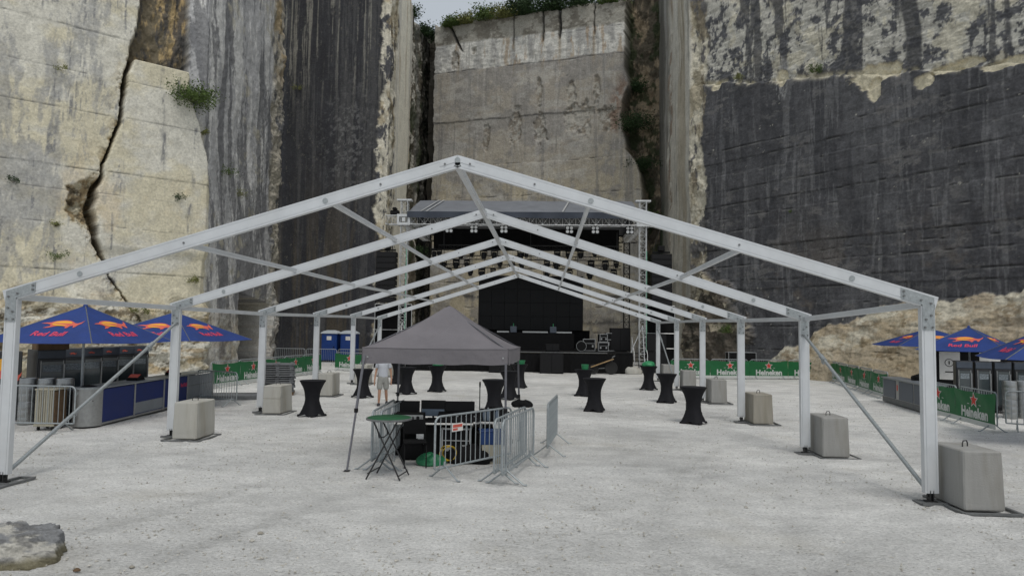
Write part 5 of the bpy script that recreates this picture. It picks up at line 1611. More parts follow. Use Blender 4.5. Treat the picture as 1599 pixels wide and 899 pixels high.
# ------------------------------------------------------------------ portable toilets
def toilet(x, y, rz, label):
    t = thing("portable_toilet", label, "portable toilet", (x, y, 0), rz, "blue portable toilets")
    MB().box(-.56, -.56, .12, .56, .56, 2.1, .03).build("cabin", M['pottyblue'], t)
    d = MB().box(-.44, -.60, .2, .44, -.563, 2.0, .012).build("door", M['pottyblue'], t)
    for z in (.55, .95, 1.35):
        MB().box(-.32, -.612, z - .13, .32, -.602, z + .13, .004).build("door_rib", M['pottyblue'], d)
    MB().box(.33, -.63, 1.05, .40, -.602, 1.17).build("latch", M['black'], d)
    MB().box(-.17, -.613, 1.62, .17, -.604, 1.90).build("notice", M['paper'], d)
    prof = [(-.62, 2.09), (.62, 2.09), (.60, 2.16), (.40, 2.27), (.15, 2.335), (-.15, 2.335), (-.40, 2.27), (-.60, 2.16)]
    MB().prism(prof, -.64, .60).build("roof", M['pottyroof'], t)
    MB().box(-.6, -.58, .0, .6, .58, .12, .01).build("skid_base", M['black'], t)
toilet(-14.3, 50.2, .03, "left blue portable toilet under the dark cliff")
toilet(-12.95, 50.3, .06, "right blue portable toilet, half behind a post")
# ------------------------------------------------------------------ stage
def truss(mb, a, b, s, bays, up=(0, 0, 1), rc=.024, rd=.014):
    a = Vector(a); b = Vector(b); d = (b - a).normalized(); u = Vector(up)
    if abs(d.dot(u)) > .98: u = Vector((0, 1, 0))
    sd = d.cross(u).normalized(); u = sd.cross(d); h = s / 2
    cs = [sd * h + u * h, -sd * h + u * h, -sd * h - u * h, sd * h - u * h]
    for c in cs: mb.tube(a + c, b + c, rc, 6)
    for i in range(bays):
        p, q = a.lerp(b, i / bays), a.lerp(b, (i + 1) / bays)
        for k in range(4):
            c, e = cs[k], cs[(k + 1) % 4]
            if i % 2: c, e = e, c
            mb.tube(p + c, q + e, rd, 4)
            if k % 2 == 0: mb.tube(p + c, q + e - (e - c), rd * .01 + .0005, 3)
            mb.tube(p + c, p + e, rd, 4)
    return mb


roof = thing("truss_rig", "truss stage roof on silver towers with a grey tarpaulin over it", "stage roof")
roof["kind"] = "thing"
TWL, TWR, YF, YB = -7.66, 7.52, 43.5, 52.0
M['towersilver'] = mat("silver_truss", (0.58, 0.59, 0.59), 0.4, 0.4, 0.12, 6)
M['towergreen'] = mat("truss_with_green_tape", (0.30, 0.55, 0.42), 0.5, 0.2, 0.12, 6)
for x, lab in ((TWL, 'l'), (TWR, 'r')):
    tw = truss(MB(), (x, YF, .1), (x, YF, 10.7), .42, 30).build("tower", M['towersilver'], roof, 60)
    MB().tube((x + .215, YF - .215, 1.2), (x + .215, YF - .215, 7.6), .030, 6).build("green_strip", M['towergreen'], tw)
    MB().bar((x - .48, YF, 10.76), (x + .48, YF, 10.76), .5, .10).build("tower_head", M['towersilver'], tw)
    MB().box(x - .42, YF - .36, 9.12, x - .28, YF + .36, 9.82).box(x + .28, YF - .36, 9.12, x + .42, YF + .36, 9.82).box(x - .28, YF - .36, 9.12, x + .28, YF - .30, 9.28).box(x - .28, YF - .36, 9.66, x + .28, YF - .30, 9.82).box(x - .10, YF - .35, 9.35, x + .10, YF - .31, 9.6).build("sleeve_block", M['towersilver'], tw)
    for sx, sy in ((-1.25, -.2), (1.25, -.2), (0, -1.3)):
        MB().tube((x + sx, YF + sy, .05), (x, YF, 2.9), .03, 8).build("outrigger", M['towersilver'], tw)
    MB().box(x - .5, YF - .5, .0, x + .5, YF + .5, .08, .01).build("tower_base", M['steelplate'], tw)
    truss(MB(), (x, YB, .1), (x, YB, 10.0), .42, 22).build("rear_tower", M['black'], roof, 60)
    truss(MB(), (x, YF + .3, 9.45), (x, YB, 9.45), .5, 16).build("side_truss", M['towersilver'], roof, 60)
truss(MB(), (-8.85, YF, 9.47), (8.75, YF, 9.47), .56, 42).build("front_truss", M['towersilver'], roof, 60)
truss(MB(), (-8.3, YB, 9.47), (8.3, YB, 9.47), .5, 30).build("rear_truss", M['black'], roof, 60)
truss(MB(), (-7.2, 47.2, 11.1), (7.2, 47.2, 11.1), .4, 26).build("ridge_truss", M['black'], roof, 60)
# tarpaulin: front slope, rear slope, dark hem
xs = np.linspace(-7.35, 7.3, 60); ts = np.linspace(0, 1, 14)
X, T = np.meshgrid(xs, ts)
rip = .05 * (fbm(X * .6, T * 3, 3, 3) - .5) + .05 * np.sin(X * 2.2) * np.sin(math.pi * T) * .5
solidify(np.stack([X, 43.1 + T * 4.1, 9.95 + T * 1.5 + rip], -1), .01).build("roof_sheet", M['tarp'], roof, 60)
solidify(np.stack([X[:, ::-1], 52.3 - T * 5.1, 9.75 + T * 1.7 + rip], -1), .01).build("roof_sheet", M['tarp'], roof, 60)
solidify(np.stack([X * 1.01, 43.08 + .04 * np.sin(X * 3) * (1 - T) - .02, 9.62 + T * .36 - .05 * np.abs(np.sin(X * .8)) * (1 - T)], -1), .006).build("front_hem", M['tarp_dark'], roof, 60)
for x in (-6.55, -6.2, 2.45):
    MB().ext([(-.05, 0), (.05, 0), (.05, .012), (-.05, .012)], (x, 43.2, 10.02), (x + .55, 47.0, 11.45)).build("sheet_strap", M['towersilver'], roof)
for sx in (-1, 1):
    MB().prism([(0, 9.9), (.04, 9.9), (.04, 11.4), (0, 11.4)], 0, .01)
    g = MB().add([(sx * 7.3, 43.1, 9.95), (sx * 7.3, 47.2, 11.42), (sx * 7.3, 52.3, 9.75)], [(0, 1, 2)]).add([(sx * 7.27, 43.1, 9.95), (sx * 7.27, 47.2, 11.42), (sx * 7.27, 52.3, 9.75)], [(2, 1, 0)])
    g.build("gable_sheet", M['tarp_dark'], roof)

bd = thing("border_drape", "black cloth border hanging under the stage roof", "drape", (0, 46.9, 7.95))
X, T = np.meshgrid(np.linspace(-6.3, 6.4, 120), np.linspace(0, 1, 6))
solidify(np.stack([X, .06 * np.sin(X * 9) * (1.2 - T), T * 1.5], -1), .01).build("cloth", M['blackcloth'], bd, 60)

deck = thing("stage_deck", "black skirted stage platform below the roof", "stage")
MB().box(-7.1, 42.0, 1.18, 6.75, 51.8, 1.26, .01).build("deck_top", M['black'], deck)
X, T = np.meshgrid(np.linspace(-7.1, 6.75, 220), np.linspace(0, 1, 5))
solidify(np.stack([X, 42.03 + .035 * np.sin(X * 14) * (1.1 - T), .01 + T * 1.165], -1), .008).build("front_skirt", M['blackcloth'], deck, 60)
for x in (-7.08, 6.73):
    MB().box(x - .01, 42.1, 0, x + .01, 51.7, 1.175).build("side_skirt", M['blackcloth'], deck)
MB().box(-2.5, 41.985, 1.20, 5.2, 41.998, 1.25).build("edge_trim", M['steelplate'], deck)

scr = thing("video_screen", "large blank black video wall at the back of the stage", "screen", (.36, 50.0, 2.55))
for i in range(8):
    for j in range(4):
        MB().box(-3.79 + i * .9475 + .006, -.06, j * .98 + .006, -3.79 + (i + 1) * .9475 - .006, .02, (j + 1) * .98 - .006, .004).build("screen_panel", M['screen'], scr)
MB().box(-3.8, .025, 0, 3.8, .12, 3.93).build("backing_frame", M['black'], scr)
for x in (-3.4, 0, 3.4):
    MB().tube((x, .05, 3.93), (x, .05, 6.7), .02, 6).build("hanging_bar", M['black'], scr)
for x in (-3.5, 3.5):
    MB().tube((x, .2, -1.29), (x, .2, 0), .05, 8).build("support_leg", M['black'], scr)

kb = thing("backdrop_cloth", "black cloth hanging below the video wall behind the DJ desk", "drape", (.36, 50.15, 1.27))
X, T = np.meshgrid(np.linspace(-4.3, 4.3, 100), np.linspace(0, 1, 5))
solidify(np.stack([X, .04 * np.sin(X * 10), T * 1.30], -1), .01).build("cloth", M['blackcloth'], kb, 60)
dj = thing("dj_desk", "wide black DJ desk in the middle of the stage", "desk", (.62, 46.0, 1.26))
MB().box(-2.75, 0, 0, 2.75, .9, 1.08, .02).build("desk_front", M['blackcloth'], dj)
MB().box(-2.6, .05, 1.082, 2.6, .85, 1.11).build("desk_top", M['black'], dj)
for k, (x, w) in enumerate(((-2.0, .8), (.15, 1.7), (2.0, 1.2))):  # light showing in the gap above the desk, built as pale boxes
    t = thing("stage_riser", ["small pale riser at the left of the DJ desk", "long pale equipment strip in the middle of the DJ desk", "pale equipment strip at the right of the DJ desk"][k], "equipment", (.62 + x, 46.3, 2.372), 0, "equipment strips on the DJ desk")
    MB().box(-w / 2, -.2, 0, w / 2, .2, .10, .006).build("body", M['silver'], t)
    MB().box(-w / 2, -.21, .11, w / 2, .21, .15, .006).build("lid", M['black'], t)
for k, x in enumerate((-1.3, 1.35)):
    t = thing("jet_machine", ["left dark effect jet on the DJ desk", "right dark effect jet on the DJ desk"][k], "effect jet", (.62 + x, 46.15, 2.372), 0, "effect jets on the DJ desk")
    MB().box(-.22, -.15, 0, .22, .15, .42, .03).build("body", M['bardark'], t)
    MB().tube((0, -.1, .42), (0, -.1, .62), .03, 8).build("nozzle", M['greenplastic'], t)

# speakers
def subwoofer(x, y, z, w, h, label, group):
    t = thing("subwoofer", label, "speaker", (x, y, z), 0, group)
    MB().box(-w / 2, 0, 0, w / 2, .8, h, .02).build("cabinet", M['black'], t)
    for i in range(2):
        MB().box(-w / 2 + .04 + i * (w / 2 - .02), -.012, .05, -.02 + i * (w / 2 - .02), -.002, h - .05, .004).build("grille", M['blackplastic'], t)
subwoofer(1.84, 41.05, 0, 1.42, 1.2, "black subwoofer standing in front of the middle of the stage", "stage speakers")
subwoofer(1.9, 42.3, 1.265, .85, .45, "small black speaker on the stage edge above the subwoofer", "stage speakers")
subwoofer(-1.2, 41.1, 0, 1.4, .6, "low black subwoofer at the stage foot left of the middle", "stage speakers")
for sgn, x, lab in ((-1, -8.66, "left"), (1, 8.62, "right")):
    t = thing("line_array", f"black hanging line array speaker at the {lab} side of the stage", "speaker", (x, 42.9, 4.15), 0, "hanging line arrays")
    for k in range(9):
        a = R(-2.2 * (8 - k) * .5)
        c = MB().prism([(0, 0), (.62, .03), (.62, .32), (0, .35)], -.62, .62)
        o = c.build("cabinet", M['black'], t, loc=(0, -.12 * (8 - k) * .12, .36 * k), rot=(0, 0, math.pi / 2))
        MB().box(-.60, -.008, .04, .60, -.002, .31).build("grille", M['blackplastic'], o, rot=(0, 0, -math.pi / 2))
    MB().bar((-.55, .3, 3.35), (.55, .3, 3.35), .12, .10).box(-.2, .1, 3.42, .2, .5, 3.75, .03).build("rigging_frame", M['black'], t)
    MB().tube((-.5, .3, 3.4), (0, .3, 5.1), .012, 5).tube((.5, .3, 3.4), (0, .3, 5.1), .012, 5).build("chain", M['darksteel'], t)
for x0, x1, zt_, lab in ((-9.6, -7.2, 4.1, "left"), (7.75, 9.65, 4.2, "right")):
    t = thing("wing_drape", f"black cloth wing beside the {lab} stage tower", "drape", ((x0 + x1) / 2, 44.3, 0))
    w = (x1 - x0) / 2
    X, T = np.meshgrid(np.linspace(-w, w, 60), np.linspace(0, 1, 6))
    solidify(np.stack([X, .06 * np.sin(X * 11) * (1.2 - T), T * zt_], -1), .01).build("cloth", M['blackcloth'], t, 60)
    for z in (1.5, 2.45, zt_):
        MB().tube((-w, -.12, z), (w, -.12, z), .022, 6).build("rail", M['towersilver'], t)
    for x in (-w, w):
        MB().tube((x, -.12, 0), (x, -.12, zt_), .024, 6).build("upright", M['towersilver'], t)
for k, (x, y, z, w, h, lab) in enumerate(((6.35, 45.3, 1.26, 1.3, 1.5, "tall black side speaker stack at the right of the stage"), (8.35, 43.2, 0, 1.3, 1.3, "black subwoofer on the ground by the right tower"), (8.35, 43.25, 1.31, 1.25, 1.1, "black speaker on top of the right ground subwoofer"), (-8.4, 43.3, 0, 1.4, 1.3, "black subwoofer on the ground by the left tower"))):
    subwoofer(x, y, z, w, h, lab, "stage speakers")
# backline on the right of the deck
for k, (x, y, z, sx, sz, lab) in enumerate(((4.3, 45.2, 1.265, .75, .75, "wide flight case on the stage beside the DJ desk"), (5.15, 44.6, 1.265, .62, .55, "small silver-edged flight case on the right of the stage"), (5.75, 45.6, 1.265, .7, 1.15, "upright flight case with silver edges on the right of the stage"), (5.2, 45.4, 1.84, .5, .5, "upper flight case stacked on the right of the stage"))):
    box_thing("flight_case", lab, "flight case", x, y, z, sx, .6, sz, .05 * k, M['black'], .006, "flight cases on the stage", case_edges(sx, .6, sz))
st = thing("stage_stairs", "silver railed steps at the right end of the stage", "stairs", (6.9, 43.0, 0))
for k in range(5):
    MB().box(.05, -.1 + k * .26, .24 * (k + 1) - .04, .85, .16 + k * .26, .24 * (k + 1), .005).build("tread", M['black'], st)
for x in (.05, .85):
    MB().path([(x, -.1, .1), (x, -.1, 1.1), (x, 1.2, 2.2), (x, 1.2, 1.2)], .02, 6).path([(x, -.1, .65), (x, 1.2, 1.75)], .015, 6).build("handrail", M['towersilver'], st, 60)
dr_ = thing("drum_riser", "dark round drum shell on the stage near the flight cases", "drum", (3.75, 44.3, 1.265))
MB().lathe([(.0001, -.2), (.3, -.2), (.31, -.18), (.31, .18), (.3, .2), (.0001, .2)], 28, (0, 0, .31), 'y').build("shell", M['black'], dr_, 45)
MB().path([(.315 * math.cos(a), -.19, .31 + .315 * math.sin(a)) for a in np.linspace(0, 2 * math.pi, 28, endpoint=False)], .014, 6, True).build("hoop", M['silver'], dr_, 45)

# lamps: moving heads under black pipes, four-cell blinders on the front truss
px0 = lambda px: -5.59 + (px - 690) * .043
PIPES = [(46.0, 7.95), (46.3, 7.28), (46.6, 6.72)]
for k, (y, z) in enumerate(PIPES):
    t = thing("lighting_pipe", ["upper black lighting truss across the stage", "middle black lighting truss across the stage", "lower black lighting truss across the stage"][k], "lighting truss", (.4, y, z), 0, "lighting trusses across the stage")
    truss(MB(), (-6.2, 0, .12), (6.1, 0, .12), .26, 24, rc=.018, rd=.010).build("truss", M['darksteel'], t, 60)
    for x in (-5.9, 0, 5.8):
        MB().tube((x, 0, .2), (x, 0, 9.2 - z), .012, 5).build("hanger", M['darksteel'], t)
mh = None
LAMPS = [[678, 686, 720, 737, 756, 773, 814, 823, 871, 889, 907, 929], [692, 712, 729, 781, 800, 816, 855, 870, 924, 946, 963], [700, 734, 752, 770, 855, 890, 923, 960]]
for row, xs_ in enumerate(LAMPS):
    y, z = PIPES[row]
    lab = ["black moving-head lamp hanging from the upper lighting truss", "black moving-head lamp hanging from the middle lighting truss", "black moving-head lamp hanging from the lower lighting truss"][row]
    for q_, x in enumerate(xs_):
        lab = f"{['first', 'second', 'third', 'fourth', 'fifth', 'sixth', 'seventh', 'eighth', 'ninth', 'tenth', 'eleventh', 'twelfth'][q_]} moving-head lamp from the left on the {['upper', 'middle', 'lower'][row]} stage lighting truss"
        if mh is None:
            t = thing("moving_head", lab, "stage lamp", (px0(x), y, z), 0, "moving-head lamps, upper row")
            MB().box(-.17, -.17, -.14, .17, .17, 0, .02).build("lamp_base", M['blackplastic'], t)
            MB().box(-.21, -.06, -.42, -.17, .06, -.10, .01).box(.17, -.06, -.42, .21, .06, -.10, .01).build("yoke", M['blackplastic'], t)
            MB().lathe([(.0001, -.20), (.11, -.19), (.15, -.10), (.15, .12), (.13, .20), (.0001, .20)], 18, (0, -.02, -.40)).build("head", M['blackplastic'], t, 45)
            MB().lathe([(.0001, -.215), (.10, -.212), (.10, -.20), (.0001, -.20)], 16, (0, -.02, -.40)).build("lens", M['glass'], t)
            mh = t
        else:
            t = copy_tree(mh, (px0(x), y, z), random.uniform(-.6, .6), lab)
            t["group"] = "moving-head lamps, " + ["upper", "middle", "lower"][row] + " row"
            s = random.uniform(.8, 1.15); t.scale = (s, s, s)
BX = [702, 741, 788, 890, 930, 983]
bl = None
for k, px in enumerate(BX):
    lab = f"{['first', 'second', 'third', 'fourth', 'fifth', 'sixth'][k]} four-cell white blinder from the left under the front truss"
    loc = (-4.81 + (px - 702) * .0411, 43.75, 8.72)
    if bl is None:
        bl = thing("blinder_lamp", lab, "stage lamp", loc, 0, "blinder lamps on the front truss")
        MB().box(-.26, 0, 0, .26, .14, .50, .015).build("housing", M['blackplastic'], bl)
        for i in (-.125, .125):
            for j in (.13, .37):
                MB().lathe([(.0001, -.012), (.10, -.02), (.105, -.002), (.0001, -.002)], 16, (i, 0, j), 'y').build("reflector", M['lampwhite'], bl)
        MB().bar((0, .07, .5), (0, .07, .66), .05, .05).build("clamp", M['blackplastic'], bl)
    else:
        copy_tree(bl, loc, 0, lab)
t = thing("roof_winch", "black winch motor on the cantilever at the left tower", "winch", (-8.3, 43.5, 9.80))
MB().box(-.28, -.2, 0, .28, .2, .30, .05).box(-.12, -.25, .3, .12, .25, .48, .04).build("motor", M['black'], t)

# handcart by the stage
hc = thing("handcart", "wheeled handcart with a wooden plank parked in front of the stage", "handcart", (4.95, 41.25, 0), 0)
for x, r in ((-.62, .30), (.42, .38)):
    w = MB().lathe([(r * .62, -.05), (r * .95, -.07), (r, -.03), (r, .03), (r * .95, .07), (r * .62, .05)], 28, (x, 0, r), 'y').build("tyre", M['rubber'], hc, 40)
    MB().lathe([(.0001, -.03), (r * .3, -.045), (r * .62, -.02), (r * .62, .02), (r * .3, .045), (.0001, .03)], 20, (x, 0, r), 'y').build("rim", M['steelplate'], w, 40)
MB().bar((-.80, -.12, .42), (.55, -.12, .92), .20, .05).build("plank", M['wood'], hc)
MB().bar((-.62, .02, .32), (.45, .02, .40), .05, .06).bar((.42, .06, .4), (.50, .06, 1.05), .05, .05).path([(.5, .1, 1.02), (.62, .1, 1.1), (.62, -.2, 1.1), (.5, -.2, 1.02)], .02, 6).build("frame", M['steelplate'], hc)

# ------------------------------------------------------------------ person walking behind the sound desk
def skin_mesh(nodes, edges, sub=2):
    me = bpy.data.meshes.new("skin_src")
    me.from_pydata([n[:3] for n in nodes], edges, [])
    o = bpy.data.objects.new("skin_src", me); COL.objects.link(o)
    o.modifiers.new("s", 'SKIN')
    if not me.skin_vertices: 
        pass
    dat = me.skin_vertices[0].data
    for i, nd in enumerate(nodes):
        rr_ = nd[3] if isinstance(nd[3], tuple) else (nd[3], nd[3])
        dat[i].radius = rr_; dat[i].use_root = (i == 0)
    ss = o.modifiers.new("d", 'SUBSURF'); ss.levels = sub; ss.render_levels = sub
    dg = bpy.context.evaluated_depsgraph_get()
    out = bpy.data.meshes.new_from_object(o.evaluated_get(dg))
    bpy.data.objects.remove(o); bpy.data.meshes.remove(me)
    out.shade_smooth()
    return out


pr = thing("person", "person in a white T-shirt and grey shorts walking behind the canopy", "person", (-3.95, 22.85, 0), .12)
# faces -y; x to the viewer's right
N = [(0, 0, .95, (.15, .11)), (0, 0, 1.12, (.135, .10)), (0, .0, 1.30, (.165, .11)), (0, .01, 1.42, (.12, .085)), (0, 0, 1.50, (.055, .055)), (0, -.02, 1.56, (.06, .065)), (0, -.03, 1.65, (.078, .095)), (0, -.02, 1.73, (.06, .075)),
     (-.17, .01, 1.41, .055), (-.23, .02, 1.15, .040), (-.26, -.06, .92, .030), (-.265, -.10, .80, .028), (.17, .01, 1.41, .055), (.24, .05, 1.16, .040), (.27, .02, .92, .030), (.275, -.01, .80, .028),
     (-.09, 0, .88, .085), (-.10, -.06, .50, .055), (-.11, -.06, .30, .052), (-.12, -.03, .09, .035), (-.13, -.13, .04, .034), (.09, 0, .88, .085), (.10, .04, .50, .055), (.105, .12, .31, .052), (.11, .22, .12, .035), (.115, .15, .05, .034)]
E_ = [(0, 1), (1, 2), (2, 3), (3, 4), (4, 5), (5, 6), (6, 7), (3, 8), (8, 9), (9, 10), (10, 11), (3, 12), (12, 13), (13, 14), (14, 15), (0, 16), (16, 17), (17, 18), (18, 19), (19, 20), (0, 21), (21, 22), (22, 23), (23, 24), (24, 25)]
# fingers
for base, sx in ((11, -1), (15, 1)):
    bx, by, bz = N[base][:3]
    for q, (dx, dy, L_) in enumerate(((-.018, -.02, .075), (-.006, -.015, .085), (.008, -.005, .08), (.02, .005, .065))):
        i0 = len(N)
        N += [(bx + dx * .4, by + dy * 1.4 + (q - 1.5) * .014, bz - .055, .0095), (bx + dx * .4 + sx * .004, by + dy * 1.4 + (q - 1.5) * .017 - .008, bz - .055 - L_ * .6, .0085), (bx - sx * .010, by + dy * 1.4 + (q - 1.5) * .017 - .02, bz - .055 - L_, .0075)]
        E_ += [(base, i0), (i0, i0 + 1), (i0 + 1, i0 + 2)]
    i0 = len(N)
    N += [(bx - sx * .015, by - .04, bz - .03, .0105), (bx - sx * .022, by - .058, bz - .075, .009)]
    E_ += [(base, i0), (i0, i0 + 1)]
body = skin_mesh(N, E_); body.materials.append(M['skin'])
link("body", body, pr)
TN = [(0, .0, .86, (.175, .13)), (0, .0, 1.02, (.18, .13)), (0, 0, 1.15, (.17, .125)), (0, .0, 1.30, (.19, .135)), (0, .01, 1.415, (.15, .105)), (0, .005, 1.47, (.075, .07)), (-.17, .01, 1.41, .082), (-.225, .02, 1.22, .075), (.17, .01, 1.41, .082), (.225, .04, 1.22, .075)]
sh = skin_mesh(TN, [(0, 1), (1, 2), (2, 3), (3, 4), (4, 5), (4, 6), (6, 7), (4, 8), (8, 9)]); sh.materials.append(M['shirt'])
link("shirt", sh, pr)
SN = [(0, 0, 1.06, (.15, .115)), (0, 0, .92, (.18, .135)), (-.095, -.01, .80, .112), (-.105, -.05, .50, .10), (.095, .01, .80, .112), (.105, .03, .50, .10)]
so = skin_mesh(SN, [(0, 1), (1, 2), (2, 3), (1, 4), (4, 5)]); so.materials.append(M['shorts'])
link("shorts", so, pr)
for fx, fy, fz, tl in ((-.125, -.07, .03, 0), (.113, .21, .06, .35)):
    s_ = blob(.05, .135, .075, 2, .08, 20, 12)
    s_.build("shoe", M['shoe'], pr, 60, (fx, fy, fz - .03), (-tl, 0, 0))
hr = blob(.088, .105, .085, 3, .12, 20, 12); hr.build("hair", M['hair'], pr, 60, (0, -.012, 1.685))
for sx in (-1, 1):
    MB().lathe([(.0001, -.008), (.013, -.004), (.013, .004), (.0001, .008)], 10, (sx * .032, -.125, 1.655), 'y').build("eye", M['shoe'], pr)
    blob(.012, .022, .03, 1, .05, 10, 8).build("ear", M['skin'], pr, 60, (sx * .082, -.02, 1.625))
MB().add([(0, -.155, 1.62), (-.016, -.12, 1.61), (.016, -.12, 1.61), (0, -.118, 1.665)], [(0, 1, 3), (0, 3, 2), (0, 2, 1), (1, 2, 3)]).build("nose", M['skin'], pr)
MB().box(-.024, -.123, 1.582, .024, -.115, 1.590).build("mouth", M['redpaper'], pr)

# ------------------------------------------------------------------ boulder in the near corner
n, m = 160, 90
th = np.linspace(0, 2 * np.pi, n); ph = np.linspace(0, np.pi * .56, m)
T, F = np.meshgrid(th, ph)
dx_, dy_, dz_ = np.sin(F) * np.cos(T), np.sin(F) * np.sin(T), np.cos(F)
PL = [((1, .1, .15), .80), ((.75, -.8, .1), .86), ((-.2, -1, .25), .62), ((-1, 0, .1), .9), ((0, 1, .2), .62), ((.1, .05, 1), .50), ((.55, -.25, .85), .66), ((-.35, -.55, .8), .60), ((-.5, .4, .8), .66), ((.8, .6, .5), .80), ((.3, -.9, .6), .68)]
k = np.full(T.shape, 9.0)
for (a_, b_, c_), d_ in PL:
    l_ = math.sqrt(a_ * a_ + b_ * b_ + c_ * c_)
    dt = (a_ * dx_ + b_ * dy_ + c_ * dz_) / l_
    k = np.minimum(k, np.where(dt > .05, d_ / np.maximum(dt, .05), 9))
k = np.minimum(k, 1.05)
k = k * (1 + .42 * (fbmh(dx_ * 2.2 + 4, dy_ * 2.2 + dz_ * 2.6, 6, 3) - .5) + .08 * (fbmh(dx_ * 8 + 4, dy_ * 8 + dz_ * 9, 5, 5) - .5))
X = .92 * dx_ * k; Y = .80 * dy_ * k; Z = .92 * np.clip(dz_, -.2, 1) * k
Z += .05 * (vnoise(X * 3, Z * 14, 2) - .5)
bcol = mixc(base_col(np.array([.23, .235, .24]), X), np.array([.46, .445, .40]), sst(.50, .62, fbm(X * 3 + 3, Z * 7 + Y * 2, 4, 2)))
bcol = mixc(bcol, np.array([.13, .13, .13]), .7 * sst(.54, .66, fbm(X * 5, Y * 5 + Z * 6, 4, 6)))
bcol = mixc(bcol, np.array([.17, .15, .085]), .85 * sst(.17, .06, Z + .12 * (fbm(X * 3, Y * 3, 3, 4) - .5)))
bo = big_grid("boulder", np.stack([X, Y, Z], -1), M['boulder'], bcol)
bo.location = (-4.44, 7.46, .0); bo.rotation_euler = (0, 0, .25); bo.scale = (.72, .68, .68)
tag(bo, "grey limestone boulder at the lower left corner", "boulder")
for k_, (x, y, s) in enumerate(((-3.45, 7.15, .030), (-2.95, 7.3, .022), (-2.1, 8.6, .026))):
    tag(blob(s * 1.4, s, s * .8, 3 + k_, .4, 16, 10).build("loose_stone", M['brownwood' if k_ == 0 else 'concrete_dirty'], None, 40, (x, y, 0)), ["small brown stone beside the boulder", "small stone a step right of the boulder", "stray stone on the open ground right of the boulder"][k_], "stone", "loose stones near the boulder")

# ------------------------------------------------------------------ shrubs and grass rooted in the walls
def shrub(loc, r, n, m, label, cat="shrub", seed=0, hang=0.0, leaf=.07, name="shrub", squash=.8, group=None):
    rg = np.random.default_rng(seed + 50)
    t = thing(name, label, cat, loc, 0, group)
    k = max(5, n // 60)
    cl = rg.normal(0, .5, (k, 3)) * r; cl[:, 2] = np.abs(cl[:, 2]) * squash - hang * np.abs(cl[:, 2]) * 2
    cs = .28 + .35 * rg.random(k)
    wh = rg.integers(0, k, n)
    C = cl[wh] + rg.normal(0, 1, (n, 3)) * (cs[wh] * r * .55)[:, None]
    C[:, 2] = np.where(hang > 0, C[:, 2], np.maximum(C[:, 2], -.1 * r))
    d = rg.normal(0, 1, (n, 3)); d[:, 2] = np.abs(d[:, 2]) * .7 + .1; d /= np.linalg.norm(d, axis=1)[:, None]
    q = np.cross(d, rg.normal(0, 1, (n, 3))); q /= np.linalg.norm(q, axis=1)[:, None]
    L = leaf * (.6 + .9 * rg.random(n))[:, None]
    v = np.stack([C, C + d * L * .5 + q * L * .28, C + d * L, C + d * L * .5 - q * L * .28], 1)
    me = bpy.data.meshes.new("foliage")
    me.from_pydata(v.reshape(-1, 3).tolist(), [], (np.arange(n)[:, None] * 4 + np.arange(4)[None]).tolist())
    me.materials.append(m)
    link("foliage", me, t)
    st_ = MB()
    for i in range(min(k, 7)):
        st_.tube((0, 0, -.05), tuple(cl[i] * .8), .012 * r + .004, 5, .004)
    st_.build("stem", M['twig'], t)
    return t


_xw, _yw, _nxw, _nyw, _ = None, None, None, None, None
def on_wall(poly, u, v, off):
    x, y, nx, ny, _ = wall_points(poly, np.array([u]))
    return (float(x[0] + nx[0] * off), float(y[0] + ny[0] * off), v)
gs = "plants rooted in the left cliff"
for k, (u, v, o, r, n, mm, lab) in enumerate((
        (21.3, 14.8, .35, .92, 2000, 'leaf', "large green bush growing from the edge of the left cliff"), (15.28, 15.05, .08, .28, 260, 'leafdry', "small tuft high on the cream cliff left of the crack"),
        (22.1, 13.2, .05, .26, 260, 'leafdry', "small dry tuft below the large bush on the left cliff"), (25.6, 11.7, .1, .5, 420, 'leaf', "green plant on the grey flank of the left cliff"),
        (20.9, 9.35, .3, .28, 260, 'leafdark', "dark little plant on the cream block right of the crack"), (15.5, 5.75, .15, .38, 420, 'leaf', "green plant low on the left cliff above the parasol"),
        (15.35, 7.3, .1, .22, 220, 'leafdry', "dry stalk plant above the low green plant"), (21.8, 4.95, .1, .3, 320, 'leafdry', "dry tuft above the second parasol on the left"),
        (28.3, 11.0, .1, .45, 300, 'leafdry', "dry weed on the far grey flank of the left cliff"), (13.6, 9.2, .1, .3, 260, 'leafdark', "dark moss tuft at the far left of the cream cliff"),
        (19.2, 3.2, .6, .35, 320, 'leafdry', "dry weeds at the broken foot of the left cliff"))):
    shrub(on_wall(W_LEFT, u, v, o), r * 1.1, int(n * (1.6 if r > .6 else 1.0)), M[mm], lab, seed=k, group=gs, hang=.15, leaf=.11 if r > .6 else .07)
gs = "bushes along the top of the back wall"
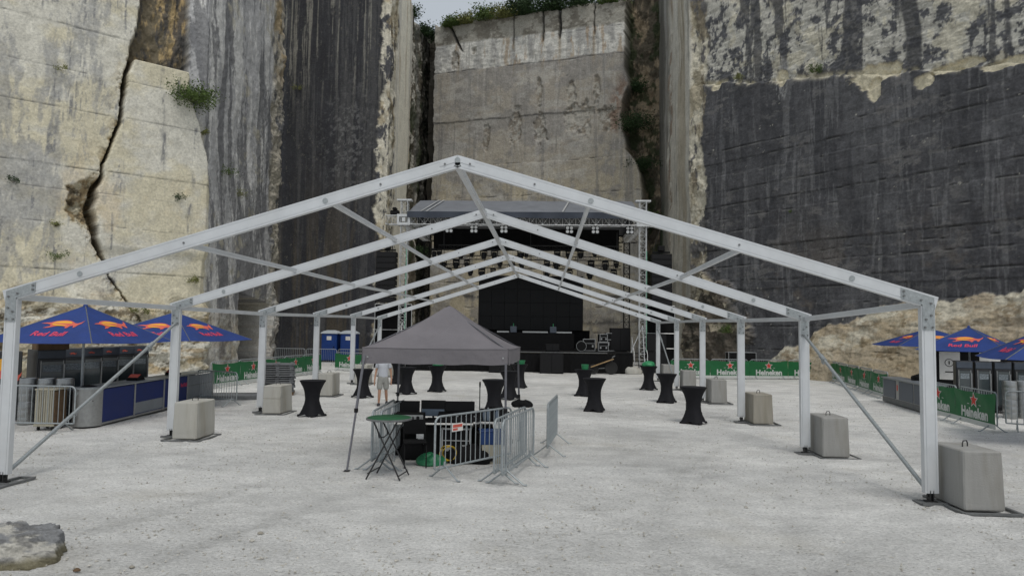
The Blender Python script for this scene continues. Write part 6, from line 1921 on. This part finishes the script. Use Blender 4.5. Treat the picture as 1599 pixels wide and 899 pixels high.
for k, (u, v, o, r, n, mm, lab) in enumerate((
        (1.1, 31.0, -1.2, .8, 900, 'leafdark', "dark bush in the notch at the left end of the back wall top"), (4.6, 31.2, -.3, .75, 1000, 'leaf', "bright green bush at the left of the back wall top"),
        (6.3, 31.2, -.2, .6, 800, 'leafdry', "pale dry bush on the back wall top"), (7.9, 31.3, -.5, .95, 1200, 'leaf', "broad green bush on the back wall top"),
        (9.8, 31.3, -.2, .8, 900, 'leafdry', "dry grassy clump in the middle of the back wall top"), (11.8, 31.4, -.3, 1.2, 1700, 'leafdark', "large dark bush overhanging the back wall top"),
        (14.4, 31.5, -.6, 1.3, 1700, 'leafdark', "dark bush right of the middle of the back wall top"), (17.4, 31.5, -.8, 1.2, 1300, 'leafdark', "dark bush towards the right of the back wall top"),
        (20.0, 31.4, -.8, 1.1, 1100, 'leaf', "green bush at the right end of the back wall top"))):
    shrub(on_wall(W_BACK, u, v + .75, o + .1), r * 1.25, n * 3, M[mm], lab, seed=20 + k, leaf=.18, group=gs)
gs = "growth in the clefts beside the back wall"
for k, (p, u, v, o, r, n, mm, lab) in enumerate((
        (W_BACK, 22.0, 21.2, -.9, 1.5, 2600, 'leafdark', "dark ivy mass in the cleft right of the back wall"), (W_BACK, 22.3, 24.6, -1.2, 1.0, 1300, 'leafdark', "dark creeper high in the cleft right of the back wall"),
        (W_BACK, 22.9, 17.4, -.7, 1.0, 1500, 'leafdark', "dark creeper low in the cleft right of the back wall"), (W_BACK, 23.6, 12.5, -.3, .8, 1200, 'leaf', "green creeper behind the right stage tower"),
        (W_DARK, 24.5, 10.0, .1, .9, 1000, 'leafdark', "dark creeper behind the left stage tower"), (W_DARK, 19.5, 30.9, .0, .9, 1000, 'leafdark', "dark bush on top of the pale wall beside the sky gap"),
        (W_RIGHT, 24.6, 17.75, .15, .38, 600, 'leaf', "mossy tuft on the ledge of the right cliff"), (W_RIGHT, 19.3, 18.9, .15, .32, 450, 'leafdry', "dry tuft on the ledge near the right cliff corner"),
        (W_RIGHT, 22.8, 9.75, .05, .16, 160, 'leaf', "tiny green plant in a joint of the dark right cliff"), (W_RIGHT, 18.6, 2.6, .9, .5, 600, 'leaf', "green weed on the broken rock at the right cliff foot"),
        (W_DARK, 1.6, 3.0, .5, .7, 600, 'leafdark', "dark weeds at the foot of the dark cliff"), (W_DARK, 3.0, 21.2, .05, .42, 300, 'leafdry', "thin dry weed high on the dark cliff"))):
    shrub(on_wall(p, u, v, o), r, n, M[mm], lab, seed=40 + k, leaf=.14 if r > .6 else .07, group=gs, hang=.5 if k < 5 else .0)
